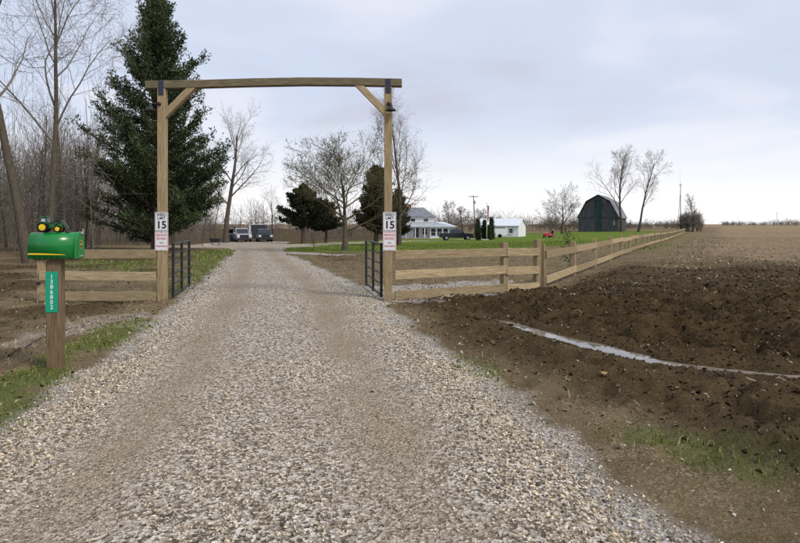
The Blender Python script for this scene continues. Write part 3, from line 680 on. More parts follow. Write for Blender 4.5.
door = MB().prism(dome(.132, 1.224, 1.386, .131), .2625, .292, 'x').build('door', GREEN, mb, bevel=.006)
MB().prism(dome(.105, 1.25, 1.385, .105), .2925, .2965, 'x').build('door_panel', GREEN, door, bevel=.003)
MB().box(.296, .325, -.018, .018, 1.49, 1.515).box(.318, .325, -.018, .018, 1.515, 1.545).build('latch', pm('zinc', (.5, .5, .52), .35, .1, 20., metal=.8), door)
MB().box(.297, .302, -.06, .06, 1.245, 1.255).build('door_lip', pm('pale_green_edge', (.25, .5, .28), .4, .1, 10.), door)
st = MB().add([(-.268, -.1262, 1.272), (.13, -.1262, 1.266), (.17, -.1262, 1.269), (.13, -.1262, 1.274), (-.09, -.1262, 1.285), (-.25, -.1262, 1.289)], [(0, 1, 2, 3, 4, 5)]); st.build('stripe', YEL, body)
MB().add([(-.27, -.1262, 1.274), (-.262, -.1262, 1.274), (-.262, -.1262, 1.288), (-.27, -.1262, 1.288)], [(0, 1, 2, 3)]).build('stripe_tip', WHITE, body)
for k in range(7): MB().lathe([(.005, 0), (.005, -.003)], (-.24+.07*k, -.1252, 1.242), 'y', 6).build('rivet', GREEN, body)
# emblem on the door: yellow-edged dark badge with a leaping deer
def badge(sx, sy, x): return [(x, a*sx, 1.375+b*sy) for a, b in ((-.8, -1), (.8, -1), (1, -.7), (1, .7), (.8, 1), (-.8, 1), (-1, .7), (-1, -.7))]
em = MB().add(badge(.034, .042, .2970), [tuple(range(8))]).build('emblem', YEL, door)
MB().add(badge(.029, .037, .2975), [tuple(range(8))]).build('emblem_field', INK, em)
deer = [(-.024, .006), (-.014, .012), (.004, .010), (.010, .018), (.008, .027), (.012, .020), (.018, .027), (.016, .017), (.024, .012), (.015, .009), (.013, .000), (.024, -.008), (.021, -.011), (.008, -.003), (-.008, -.001), (-.014, -.010), (-.022, -.024), (-.019, -.009), (-.020, .000)]
MB().add([(.2980, y, 1.375+z) for y, z in deer], [tuple(range(len(deer)))]).build('emblem_deer', YEL, em)
for o_ in [mb]+list(mb.children_recursive):
    if o_.type == 'MESH' and o_.name.split('.')[0] != 'post':
        for v_ in o_.data.vertices: v_.co.x = v_.co.x*.86+.004
# address plaque on the post
SIGNG = pm('plaque_green', (.0, .30, .175), .4, .05, 10.)
c10, s10 = math.cos(R(10)), math.sin(R(10))
ad = thing('address_plaque', 'narrow teal plaque with stacked white numerals fixed to the mailbox post', 'sign', (MBX+.074*s10-.012*c10, MBY-.074*c10-.012*s10, .865), R(10))
MB().box(-.062, .062, -.004, 0, -.22, .22).build('plate', SIGNG, ad, bevel=.001)
for k, ch in enumerate('1386802'): text(ch, .062, WHITE, ad, (0, -.005, .165-.055*k), bold=.015)
# toy tractor on the mailbox
tt_ = thing('toy_tractor', 'small green toy tractor with yellow wheels standing on the mailbox', 'toy tractor', (MBX-.035*c10, MBY-.035*s10, 1.511), R(10))
TG = pm('toy_green', (.01, .13, .02), .35, .1, 10.)
MB().prism([(-.03, .045), (.10, .045), (.115, .055), (.115, .088), (.105, .096), (-.03, .105)], -.026, .026).build('hood', TG, tt_, bevel=.004)
MB().prism([(.1155, .056), (.1185, .058), (.1185, .084), (.1155, .086)], -.02, .02).build('grille', BLACK, tt_)
MB().box(-.10, .06, -.022, .022, .03, .0445).build('chassis', BLACK, tt_)
cabm = MB().prism([(-.105, .06), (-.031, .046), (-.031, .11), (-.042, .158), (-.098, .158), (-.108, .10)], -.038, .038).build('cab', pm('toy_glass', (.03, .05, .06), .12, .1, 8.), tt_, bevel=.003)
MB().box(-.108, -.035, -.043, .043, .159, .168).build('roof', TG, cabm, bevel=.003)
for y in (-.0385, .0385): MB().prism([(-.094, .115), (-.055, .115), (-.058, .145), (-.092, .145)], y-.0008, y+.0008).build('window', pm('toy_window', (.45, .5, .52), .15, .1, 8.), cabm)
for sgn in (-1, 1):
    for x, r, wd in ((-.075, .054, .034), (.073, .036, .024)):
        y0 = sgn*(.044); wo = MB().lathe([(r*.62, -wd/2), (r*.93, -wd/2), (r, -wd*.3), (r, wd*.3), (r*.93, wd/2), (r*.62, wd/2)], (x, y0+sgn*wd*.3, r), 'y', 24).build('wheel', RUB, tt_, smooth=False)
        hb = MB(); hb.lathe([(r*.64, -wd*.53), (r*.64, wd*.53)], (x, y0+sgn*wd*.3, r), 'y', 20); hb.lathe([(r*.2, -wd*.65), (r*.2, wd*.65)], (x, y0+sgn*wd*.3, r), 'y', 10); hb.build('rim', YEL, wo)
    MB().prism([(-.125, .09), (-.11, .112), (-.06, .118), (-.035, .10), (-.04, .094), (-.075, .110), (-.11, .10), (-.118, .088)], sgn*.038 if sgn > 0 else -.068, .068 if sgn > 0 else -.038).build('fender', TG, tt_)
    lb = MB(); lb.tube((-.01, sgn*.033, .10), (.10, sgn*.033, .125), .005, n=6); lb.tube((.10, sgn*.033, .125), (.155, sgn*.033, .045), .005, n=6); lb.tube((.03, sgn*.033, .075), (.11, sgn*.033, .115), .004, n=6); lb.build('loader_arm', TG if sgn > 0 else BLACK, tt_)
MB().prism([(.148, .012), (.19, .008), (.184, .014), (.155, .018), (.150, .055), (.144, .055)], -.05, .05).build('loader_bucket', BLACK, tt_)
MB().tube((.03, -.012, .10), (.03, -.012, .165), .005, n=6).build('exhaust', BLACK, tt_)

# ------------------------------------------------------------------ trees
BARK = pm('bark_grey', (.085, .07, .056), .95, .35, 6., .5, 18., (3., 3., .6), objrand=.15)
BARKB = pm('bark_brown', (.095, .078, .06), .95, .35, 6., .5, 18., (3., 3., .6), objrand=.2)
TWIG = pm('twig_grey', (.135, .115, .094), .95, .2, 3., objrand=.15)
TWIGB = pm('twig_brown', (.185, .16, .135), .95, .2, 3., objrand=.2)
TWIGO = pm('twig_olive', (.085, .073, .045), .95, .2, 3.)
BUDO = pm('bud_olive', (.16, .15, .06), .9, .2, 3.)
BUDR = pm('bud_red', (.14, .075, .055), .9, .2, 3.)
NEEDLE = pm('cedar_needles', (.03, .048, .024), .9, .5, 1.4, col2=(.10, .13, .062), detail=5.)
NEEDLEB = pm('pine_needles', (.022, .033, .018), .9, .45, .9, col2=(.045, .052, .026), detail=3.)
NEEDLEW = pm('cedar_bronze_needles', (.055, .052, .03), .9, .45, .9, col2=(.10, .088, .055), detail=4.)
def tubes(polys, name, mat, parent, smooth=True):
    """polys: list of (points (n,3), radii (n), sides); one tube each, all in one mesh"""
    VV = []; FF = []; off = 0; groups = {}
    for p, r, k in polys: groups.setdefault((len(p), k), []).append((p, r))
    for (n, k), lst in groups.items():
        P = np.array([a for a, _ in lst]); Rr = np.array([b for _, b in lst]); m = len(lst)
        T = np.empty_like(P); T[:, 1:-1] = P[:, 2:]-P[:, :-2]; T[:, 0] = P[:, 1]-P[:, 0]; T[:, -1] = P[:, -1]-P[:, -2]
        T /= np.linalg.norm(T, axis=-1, keepdims=True)+1e-9
        ref = np.where((np.abs(T[:, :1, 2:3]) > .8), np.array([1., 0, 0]), np.array([0, 0, 1.]))
        U = np.cross(T, ref); U /= np.linalg.norm(U, axis=-1, keepdims=True)+1e-9; W = np.cross(T, U)
        a = np.arange(k)*2*math.pi/k
        V = P[:, :, None]+Rr[:, :, None, None]*(U[:, :, None]*np.cos(a)[None, None, :, None]+W[:, :, None]*np.sin(a)[None, None, :, None])
        VV.append(V.reshape(-1, 3)); i = np.arange(m)[:, None, None]*n*k+np.arange(n-1)[None, :, None]*k; j = np.arange(k)[None, None, :]; j2 = (j+1) % k
        FF.append((np.stack([i+j, i+j2, i+k+j2, i+k+j], -1)+off).reshape(-1, 4)); off += m*n*k
    return npmesh(name, np.concatenate(VV), np.concatenate(FF), mat, parent, smooth)
def unit(v): return v/(np.linalg.norm(v)+1e-9)
def grow(r, p, d, L_, rad, lv, P, out, tips):
    ns = P['seg'][lv]; pts = [p]; rr = [rad]; q = p.copy(); dd = d.copy(); end = rad*P['taper'][lv]
    for k in range(ns):
        dd = unit(dd+r.normal(0, P['wob'][lv], 3)+np.array([0, 0, P['up'][lv]])); q = q+dd*L_/ns; pts.append(q); rr.append(rad+(end-rad)*(k+1)/ns)
    out[lv].append((np.array(pts), np.array(rr), P['sides'][lv]))
    if lv+1 >= P['levels']: tips.append((pts[-1], dd)); return
    nk = P['kids'][lv]; nk = int(nk+r.random()) if lv else nk
    nk = max(2, int(round(nk*(.6+.5*min(1.6, L_/P['ref'][lv]))))) if lv else nk
    ph = r.random()*6.28
    for c in range(nk):
        t0 = P['start'][lv]; t = t0+(1-t0)*((c+r.random()*.7)/nk)**P.get('bias', .85); x = min(t*ns, ns-1e-4); k = int(x); f = x-k
        pp = pts[k]*(1-f)+pts[k+1]*f; ax = unit(pts[k+1]-pts[k]); rd = rr[k]*(1-f)+rr[k+1]*f
        ph += 2.4+r.normal(0, .5); u = unit(np.cross(ax, [0.3, .2, 1.] if abs(ax[2]) < .95 else [1., 0, 0])); v = np.cross(ax, u)
        ang = R(P['ang'][lv])*(1.15-.45*t)*r.uniform(.75, 1.25)
        cd = unit(ax*math.cos(ang)+(u*math.cos(ph)+v*math.sin(ph))*math.sin(ang))
        cl = L_*P['ratio'][lv]*(1.12-P['fall'][lv]*(t-t0)/(1-t0+1e-6))*r.uniform(.7, 1.2)
        grow(r, pp, cd, cl, max(rd*P['rr'][lv]*r.uniform(.75, 1.1), P['rmin']), lv+1, P, out, tips)
    if lv and P.get('cont', True): pass
BASE = dict(levels=5, seg=[9, 6, 5, 4, 3], wob=[.05, .10, .14, .18, .2], up=[.03, .06, .05, .03, .02], sides=[8, 6, 4, 3, 3], taper=[.25, .25, .3, .4, .5],
            kids=[13, 7, 6, 4, 0], start=[.32, .2, .15, .15, 0], ang=[48, 45, 42, 40, 40], ratio=[.42, .5, .5, .55, .5], fall=[.55, .5, .45, .4, .4],
            rr=[.45, .5, .5, .55, .5], rmin=.006, ref=[10, 3.5, 1.6, .8, .4])
def bare_tree(name, label, loc, H, rad, seed, P=None, lean=(0, 0), bark=None, twig=None, group=None, buds=None, cat='tree', stems=1, budsize=.05):
    r = np.random.default_rng(seed); p = dict(BASE); p.update(P or {}); t = thing(name, label, cat, loc, group=group)
    out = [[] for _ in range(6)]; tips = []
    for s in range(stems):
        d = unit(np.array([lean[0], lean[1], 1.])+(r.normal(0, .28, 3)*np.array([1, 1, .2]) if stems > 1 else 0)); b0 = np.array([0, 0, -.25])+(r.normal(0, .15, 3)*np.array([1, 1, 0]) if stems > 1 else 0)
        grow(r, b0, d, H*(r.uniform(.75, 1) if stems > 1 else 1), rad*(r.uniform(.6, 1) if stems > 1 else 1), 0, p, out, tips)
    for P_, R_, k in out[0]: R_[0] *= 1.45; R_[1] *= 1.05
    tubes(out[0], 'trunk', bark or BARK, t); cr_ = tubes([q for lv in out[1:] for q in lv], 'crown', twig or TWIG, t)
    if buds:
        A = np.array([q[0] for q in tips]); Dn = np.array([q[1] for q in tips]); foliage(A, Dn, budsize, 'buds', buds, cr_, r, n=2, spread=.12)['kind'] = 'stuff'
    return t
def foliage(A, D, size, name, mat, parent, r, n=1, spread=.1, aspect=.38):
    A = np.repeat(A, n, 0)+r.normal(0, spread, (len(A)*n, 3)); D = np.repeat(D, n, 0)+r.normal(0, .5, (len(A), 3)); m = len(A)
    D /= np.linalg.norm(D, axis=1, keepdims=True); U = np.cross(D, r.normal(0, 1, (m, 3))); U /= np.linalg.norm(U, axis=1, keepdims=True)+1e-9
    s = size*r.uniform(.6, 1.3, (m, 1)); V = np.stack([A-D*s*.5, A+U*s*aspect, A+D*s*.7, A-U*s*aspect], 1).reshape(-1, 3)
    return npmesh(name, V, np.arange(m*4).reshape(-1, 4), mat, parent)
def copy_thing(o, loc, rz, sc, label=None):
    c = copy_tree(o); c.location = loc; c.rotation_euler = (0, 0, rz); c.scale = (sc[0], sc[0], sc[1])
    if label: c['label'] = label
    return c
def conifer(name, label, loc, H, Rb, seed, mat, nb=170, base=.06, shape=.8, leaf=.22, up=.25, dens=1., trunk_r=.25, group=None, gap=.0, layer=0, flat=.5):
    """ragged conifer: ascending limbs, side shoots, foliage sprays of many small blades"""
    r = np.random.default_rng(seed); t = thing(name, label, 'tree', loc, group=group)
    tr = [(np.array([[0, 0, -.2], [.03, .02, H*.3], [0, .05, H*.65], [.02, 0, H*.985]]), np.array([trunk_r*1.3, trunk_r*.85, trunk_r*.5, .02]), 8)]
    tubes(tr, 'trunk', BARKB, t)
    limbs = []; A = []; D = []
    for b in range(nb):
        h = base+(1-base)*((b+r.random())/nb)**1.12*.985; prof = (1-h)**shape*(.86+.14*min(1, (h-base)/.12)); az_ = b*2.4+r.normal(0, .4)
        sect = .90+.12*math.sin(az_*2+h*7+seed)+.16*math.sin(az_*3+h*15+seed*2)
        prof *= 1 if h < .72 else ((1-h)/.28)**.4
        Ln = max(.2, Rb*prof*sect*r.uniform(.74, 1.06)); el_ = up+.55*h+r.normal(0, .12)
        d = np.array([math.cos(az_)*math.cos(el_), math.sin(az_)*math.cos(el_), math.sin(el_)]); p0 = np.array([0, 0, H*h]); n = 6; pts = [p0]
        for k in range(n): d = unit(d+np.array([0, 0, .05])+r.normal(0, .07, 3)); pts.append(pts[-1]+d*Ln/n)
        pts = np.array(pts); limbs.append((pts, np.linspace(.028+.012*Ln, .006, n+1), 4))
        ns = int((5+Ln*5.5)*dens)
        for q in range(ns):
            f = .18+.82*(q+r.random())/ns
            if r.random() < gap: continue
            x = f*n; k = min(int(x), n-1); pp = pts[k]+(pts[k+1]-pts[k])*(x-k); ax = unit(pts[k+1]-pts[k]); sd = unit(np.cross(ax, r.normal(0, 1, 3))); sd[2] *= flat
            cd = unit(ax*.75+sd*.8+np.array([0, 0, .18])); cl = (.22+.30*Ln*(1-f*.55)*.42)*r.uniform(.6, 1.3)
            if q % 2 == 0: limbs.append((np.array([pp, pp+cd*cl*.55, pp+cd*cl]), np.array([.012, .008, .004]), 3))
            mm = max(3, int(cl/leaf*5)); ff = r.random(mm)[:, None]; A.append(pp+cd*cl*ff+r.normal(0, .07, (mm, 3))*(1+cl)); D.append(np.repeat(cd[None], mm, 0)+r.normal(0, .35, (mm, 3))+np.array([0, 0, .15]))
    cr_ = tubes(limbs, 'limbs', BARKB, t); foliage(np.concatenate(A), np.concatenate(D), leaf, 'crown', mat, t, r, n=2, spread=.05, aspect=.24)
    return t

# the big cedar left of the gateway
conifer('cedar_tree', 'huge dark evergreen cedar rising behind the left gateway post', atY(157, 36), 15.8, 5.1, 5, NEEDLE, nb=245, base=.035, shape=.46, leaf=.14, up=.30, dens=1.05, trunk_r=.3, gap=.25)
# bare trees at the left edge
bare_tree('bare_tree', 'thick leaning bare trunk at the far left edge behind the mailbox', atY(31, 24), 15, .20, 21, dict(up=[-.012, .06, .05, .03, .02], wob=[.025, .10, .14, .18, .2], start=[.45, .2, .15, .15, 0], kids=[9, 6, 5, 4, 0], ratio=[.42, .5, .5, .55, .5]), lean=(-.27, .05), bark=BARKB, twig=TWIGB)
bare_tree('bare_tree', 'tall straight bare tree with forked limbs right behind the mailbox', atY(50, 30), 14.5, .17, 34, dict(start=[.36, .2, .15, .15, 0], kids=[12, 7, 5, 4, 0], ang=[42, 45, 42, 40, 40], up=[.02, .09, .06, .03, .02], ratio=[.46, .5, .5, .55, .5], rr=[.52, .5, .5, .55, .5]), lean=(.05, 0), bark=BARKB, twig=TWIGB)
# woodland behind: slim trunks, four kinds
WP = [dict(start=[.35, .2, .15, .2, 0], kids=[12, 6, 4, 3, 0], ratio=[.3, .5, .5, .55, .5], ang=[38, 42, 42, 40, 40], up=[.02, .1, .06, .03, .02]),
      dict(start=[.5, .2, .15, .2, 0], kids=[11, 6, 4, 3, 0], ratio=[.3, .5, .5, .55, .5], ang=[34, 42, 42, 40, 40], up=[.02, .1, .06, .03, .02]),
      dict(start=[.25, .2, .15, .2, 0], kids=[14, 5, 4, 3, 0], ratio=[.26, .5, .5, .55, .5], ang=[45, 42, 42, 40, 40])]
WL = 'slender bare brown tree in the woodland behind the mailbox and cedar'
wood = [bare_tree('woodland_tree', WL, (-30-3*k, 60, 0), 9.5+k, .11+.02*k, 60+k, WP[k], bark=BARKB, twig=TWIGB, group='trees of the left woodland') for k in range(3)]
spots = []
for i in range(120):
    Y = 36+74*((i+rnd.random())/120)**.9; px_ = rnd.uniform(-70, 232) if i % 3 else rnd.uniform(-60, 105)
    if Y < 50 and px_ > 105: px_ = rnd.uniform(-70, 95)
    if px_ > 203 and Y < 96: px_ -= 60
    spots.append((px_, Y))
for i, (px_, Y) in enumerate(spots):
    loc = atY(px_, Y); s = rnd.uniform(.6, 1.0)*(1 if px_ < 110 else .8)*(.75+Y/150); th = rnd.uniform(.7, 1.15)
    if i < 3: o = wood[i]; o.location = loc; o.scale = (s*th, s*th, s)
    else: copy_thing(wood[i % 3], loc, rnd.uniform(0, 6.28), (s*th, s))
# undergrowth of the woodland: a mass of stems nobody could count
def thicket(name, label, n, pts_fn, hr, rad, mat, seed, k=3, twigs=3):
    r = np.random.default_rng(seed); ps = []
    for i in range(n):
        x, y, z = pts_fn(r); h = hr[0]+(hr[1]-hr[0])*r.random()*float(np.clip(1.5*fbm(x, y, .06, 2, seed)-.1, .25, 1)); d = unit(np.array([r.normal(0, .16), r.normal(0, .16), 1])); p = np.array([x, y, z-.1]); pts = [p]; rr_ = rad*r.uniform(.6, 1.4)
        for q in range(4): d = unit(d+r.normal(0, .09, 3)); pts.append(pts[-1]+d*h/4)
        ps.append((np.array(pts), np.linspace(rr_, rr_*.3, 5), k))
        for q in range(twigs):
            f = r.uniform(.25, .95)*4; j = int(f); b = pts[j]+(pts[j+1]-pts[j])*(f-j); e_ = unit(d+r.normal(0, .7, 3)+np.array([0, 0, .3])); l = h*r.uniform(.14, .38)
            ps.append((np.array([b, b+e_*l*.5+r.normal(0, .05, 3), b+unit(e_+np.array([0, 0, .3]))*l]), np.array([rr_*.5, rr_*.35, rr_*.15]), 3))
    return tag(tubes(ps, name, mat, None), label, kind='stuff')
def wpt(r):
    while True:
        Y = r.uniform(33, 110); px_ = r.uniform(-90, 235)
        if not (Y < 52 and px_ > 100) and not (Y < 96 and px_ > 204): return atY(px_, Y)
thicket('undergrowth', 'dense brown undergrowth and saplings filling the left woodland', 1300, wpt, (2, 7.0), .014, TWIGB, 5, twigs=4)
def brooms(name, label, n, pts_fn, hr, rad, mat, seed, sticks=60, wr=.42, par=None):
    """far bare trees seen only as one hazy mass: each a stem with a rounded spray of fine twigs"""
    r = np.random.default_rng(seed); ps = []
    for i in range(n):
        x, y, z = pts_fn(r); h = hr[0]+(hr[1]-hr[0])*r.random()**1.2*float(np.clip(1.6*fbm(x, y, .05, 2, seed)-.1, .3, 1)); w_ = h*wr*r.uniform(.8, 1.25); b = np.array([x, y, z-.1])
        ps.append((np.array([b, b+np.array([r.normal(0, .04)*h, 0, h*.75])]), np.array([rad*2.2, rad]), 3))
        u = r.normal(0, 1, (sticks, 3)); u /= np.linalg.norm(u, axis=1, keepdims=True); u *= r.random((sticks, 1))**.4
        c = b+np.array([0, 0, h*.55])+u*np.array([w_, w_, h*.45]); d = u*np.array([w_, w_, h*.5])+np.array([0, 0, h*.22])+r.normal(0, .10*h, (sticks, 3)); d /= np.linalg.norm(d, axis=1, keepdims=True)
        l = h*r.uniform(.1, .3, (sticks, 1))
        for k in range(sticks): ps.append((np.array([c[k]-d[k]*l[k], c[k]+d[k]*l[k]*.5]), np.array([rad*.9, rad*.35]), 3))
    return tag(tubes(ps, name, mat, None), label, kind='stuff')
brooms('woodland_twigs', 'fine grey-brown twig haze of the bare woodland at left', 260, wpt, (5, 13.), .0135, TWIGB, 55, sticks=75, wr=.3)
def wpt2(r):
    Y = r.uniform(95, 190); return atY(r.uniform(-60, 400), Y)
brooms('far_wood', 'hazy grey-brown mass of bare woodland far behind the parked vehicles', 230, wpt2, (2.5, 9), .03, TWIGB, 6, sticks=50)
# trees by the parking place and drive
bare_tree('bare_tree', 'bare spreading tree between the cedar and the parked vehicles', atY(226, 72), 13.5, .34, 81, dict(start=[.3, .2, .15, .15, 0], kids=[11, 7, 5, 4, 0], ratio=[.46, .5, .5, .55, .5]), lean=(-.03, 0), twig=TWIG)
bare_tree('bare_tree', 'small bushy bare tree right of the parked dark car', atY(272, 84), 6.0, .14, 82, dict(start=[.15, .2, .15, .15, 0], kids=[14, 6, 5, 4, 0], ratio=[.55, .5, .5, .55, .5]), twig=TWIGB)
bare_tree('bare_tree', 'rounded olive-budded tree standing on the lawn beside the driveway', atY(345, 35.5), 4.2, .19, 91,
          dict(levels=6, seg=[5, 7, 6, 5, 4, 3], wob=[.04, .08, .11, .14, .18, .2], up=[.02, .06, .05, .04, .03, .02], sides=[9, 7, 5, 4, 3, 3], taper=[.22, .22, .25, .3, .4, .5],
               kids=[19, 8, 5, 4, 2, 0], start=[.28, .2, .15, .15, .15, 0], ang=[64, 40, 40, 40, 40, 40], ratio=[.98, .46, .46, .5, .5, .5], fall=[.3, .4, .45, .4, .4, .4], rr=[.5, .5, .5, .5, .55, .5], rmin=.0085, ref=[5, 3.5, 1.7, .8, .4, .2], bias=.7),
          twig=TWIGO, buds=BUDO, budsize=.045)
bare_tree('bare_tree', 'tall bare tree with reddish buds rising behind the right gateway post', atY(399, 60), 12.0, .22, 95, dict(start=[.22, .2, .15, .15, 0], kids=[13, 7, 5, 3, 0], ratio=[.50, .5, .5, .55, .5], ang=[32, 38, 40, 40, 40], up=[.02, .09, .07, .04, .02], fall=[.45, .5, .45, .4, .4]), lean=(.02, 0), twig=TWIG, buds=BUDR, budsize=.055)
conifer('pine_tree', 'dark low-spreading pine with a bare trunk left of the round tree', atY(303, 66), 6.4, 3.7, 12, NEEDLEB, nb=80, base=.26, shape=.55, leaf=.24, up=.02, dens=1.5, trunk_r=.2)
conifer('pine_tree', 'second smaller dark pine partly hidden behind the round tree', atY(326, 72), 5.0, 3.0, 13, NEEDLEB, nb=65, base=.3, shape=.5, leaf=.24, up=.02, dens=1.4, trunk_r=.16)
conifer('cedar_tree', 'tall bronze-green cedar behind the right side of the round tree', atY(376, 58), 7.6, 3.1, 14, NEEDLEW, nb=120, base=.16, shape=.5, leaf=.22, up=.2, dens=1.2, trunk_r=.2)
conifer('cedar_tree', 'bronze-green cedar standing in front of the white house', atY(398, 74), 6.6, 2.4, 15, NEEDLEW, nb=110, base=.14, shape=.5, leaf=.22, up=.25, dens=1.2, trunk_r=.2)
bare_tree('sapling', 'tiny bushy sapling on the lawn edge left of the round tree', atY(314, 50), .95, .04, 96, dict(levels=3, start=[.1, .1, .1], kids=[16, 6, 0], ratio=[.5, .5, .5], rmin=.008), twig=TWIGO)
bare_tree('sapling', 'thin young sapling growing just behind the receding fence', atY(571, 22), 1.5, .022, 97, dict(levels=4, start=[.1, .1, .1, .1], kids=[15, 5, 3, 0], ratio=[.26, .5, .5, .5], ang=[45, 45, 40, 40], rmin=.004, seg=[6, 4, 3, 3], sides=[6, 4, 3, 3]), twig=TWIGO, buds=pm('bud_green', (.07, .09, .035), .9, .2, 3.), budsize=.07)
# trees round the barn and the field edge
bare_tree('bare_tree', 'low wide spreading bare tree between white garage and barn', atY(562, 150), 7.5, .32, 101, dict(start=[.1, .2, .15, .15, 0], kids=[12, 6, 4, 3, 0], ratio=[.92, .5, .5, .55, .5], ang=[58, 45, 42, 40, 40], fall=[.4, .5, .45, .4, .4], up=[.02, .04, .04, .03, .02], rmin=.02), twig=TWIG)
bare_tree('bare_tree', 'tall bare tree with fan-shaped crown growing against the barn', atY(621, 172), 20.5, .42, 102, dict(start=[.26, .2, .15, .15, 0], kids=[12, 6, 4, 3, 0], ratio=[.48, .5, .5, .55, .5], ang=[34, 38, 40, 40, 40], rmin=.018, up=[.02, .08, .06, .04, .02]), lean=(.0, 0), twig=TWIG)
bare_tree('bare_tree', 'slim leaning bare tree right of the barn', atY(638, 168), 20, .34, 103, dict(start=[.35, .2, .15, .15, 0], kids=[11, 6, 4, 3, 0], ratio=[.34, .5, .5, .55, .5], ang=[38, 40, 40, 40, 40], rmin=.018), lean=(.17, 0), twig=TWIG)
SHP = dict(start=[.05, .1, .1, .15, 0], kids=[14, 6, 4, 3, 0], ratio=[.6, .5, .5, .55, .5], ang=[40, 42, 42, 40, 40], rmin=.02, up=[.02, .08, .06, .03, .02])
sh = bare_tree('hedgerow_shrub', 'dense dark bare shrub at the far end of the receding fence', atY(681, 158), 4.6, .16, 110, SHP, bark=BARKB, twig=TWIGB, stems=3, group='shrubs at the end of the receding fence', cat='shrub')
for px_, Y, a, b in ((686, 152, 1.0, 1.1), (692, 150, 1.05, 1.15), (697, 154, .95, 1.0), (689, 160, 1.1, 1.0), (701, 158, .7, .75)): copy_thing(sh, atY(px_, Y), px_, (a, b))
bare_tree('bare_tree', 'pointed dark tree rising from the shrubs at the fence end', atY(693, 155), 9.0, .2, 111, dict(start=[.1, .1, .1, .15, 0], kids=[20, 6, 4, 3, 0], ratio=[.32, .5, .5, .55, .5], ang=[38, 42, 42, 40, 40], rmin=.02), twig=TWIGB)
def fpt(a, b, y0, y1): return lambda r: atY(r.uniform(a, b), r.uniform(y0, y1))
brooms('far_hedge', 'low line of bare trees on the horizon behind house and garage', 230, fpt(415, 590, 200, 300), (2.5, 10), .04, TWIG, 7, sticks=45, wr=.5)
brooms('far_hedge', 'low dark hedge line behind the barn and bare trees', 200, fpt(575, 690, 240, 320), (2, 6), .045, TWIGB, 8, sticks=40, wr=.6)
brooms('far_hedge', 'distant blue-grey tree line on the horizon at far right', 260, fpt(722, 900, 560, 800), (3, 9.5), .09, TWIG, 9, sticks=30, wr=.7)
bg_t = bare_tree('bare_tree', 'hazy bare tree behind the house left of the utility pole', atY(450, 170), 8.5, .2, 120, dict(rmin=.02, start=[.2, .2, .15, .15, 0]), group='hazy trees behind the house')
copy_thing(bg_t, atY(463, 180), 2., (1.1, .85), 'hazy bare tree behind the parked pickup truck')
copy_thing(bg_t, atY(478, 190), 4., (1.2, .8), 'hazy bare tree behind the white garage roof')
for k, (px_, lb, sz) in enumerate(((478, 'slim columnar dark evergreen nearest the pickup truck', 1.), (484.5, 'middle columnar evergreen, lighter green, beside the flagpole', .95), (491.5, 'columnar dark evergreen nearest the white trailer', 1.08))):
    conifer('columnar_evergreen', lb, atY(px_, 92), 2.95*sz, .62, 130+k, NEEDLE if k != 1 else pm('yew_needles', (.03, .06, .03), .9, .4, .9, col2=(.05, .085, .04)), nb=70, base=.03, shape=.42, leaf=.15, up=.6, dens=1.2, trunk_r=.06, group='columnar evergreens by the flagpole')
conifer('columnar_evergreen', 'short dark evergreen close against the one nearest the trailer', atY(488.6, 91), 2.0, .5, 134, NEEDLE, nb=50, base=.03, shape=.42, leaf=.15, up=.6, dens=1.2, trunk_r=.06, group='columnar evergreens by the flagpole')

# ------------------------------------------------------------------ buildings
SIDING = pm('white_siding', (.74, .75, .77), .6, .06, 2., stretch=(.2, .2, 9.))
ROOFG = pm('grey_shingle', (.17, .185, .215), .9, .25, 1.5, col2=(.26, .275, .31))
METALW = pm('pale_metal_roof', (.62, .66, .70), .45, .06, 1., stretch=(8., .3, .3))
GLASSD = pm('dark_window_glass', (.03, .035, .045), .08, .2, 1.)
TRIM = pm('white_trim', (.78, .78, .79), .5, .04, 3.)
DOORB = pm('dark_door', (.06, .03, .028), .5, .2, 4.)
STONE_G = pm('pale_stone', (.42, .40, .36), .9, .3, 5., .4)
def window(p, x0, x1, z0, z1, y, bars=True, side=None):
    f = MB(); t_ = .09
    for q in ((x0-t_, x1+t_, z1, z1+t_), (x0-t_, x1+t_, z0-t_, z0), (x0-t_, x0, z0, z1), (x1, x1+t_, z0, z1)): f.box(q[0], q[1], y-.05, y-.002, q[2], q[3])
    if bars: f.box(x0, x1, y-.045, y-.012, (z0+z1)/2-.025, (z0+z1)/2+.025)
    fr = f.build('window', TRIM, p); MB().box(x0+.003, x1-.003, y-.010, y-.003, z0+.003, z1-.003).build('pane', GLASSD, fr)
hs = atY(415, 130); K = .2167
hO = thing('farmhouse', 'white two-storey farmhouse with grey hipped roof and porch behind the cedars', 'house', hs, R(-2))
MB().box(-5.2, 4.2, 0, 7.5, -.5, 4.66).build('wall', SIDING, hO)
rf = MB().add([(-5.6, -.45, 4.62), (4.6, -.45, 4.62), (4.6, 7.95, 4.62), (-5.6, 7.95, 4.62), (-2.6, 3.75, 6.75), (1.9, 3.75, 6.75)], [(0, 1, 5, 4), (1, 2, 5), (2, 3, 4, 5), (3, 0, 4), (3, 2, 1, 0)]).build('roof', ROOFG, hO)
MB().box(-1.6, -.9, 3.2, 4.3, 6.2, 7.5).build('chimney', pm('red_brick', (.25, .11, .08), .9, .3, 5.), rf)
for x0 in (-3.6, -.9, 1.9): window(hO, x0, x0+.95, 3.05, 4.2, 0)
MB().box(3.2, 8.6, -2.2, 6.4, -.5, 2.45).build('wing_wall', SIDING, hO)
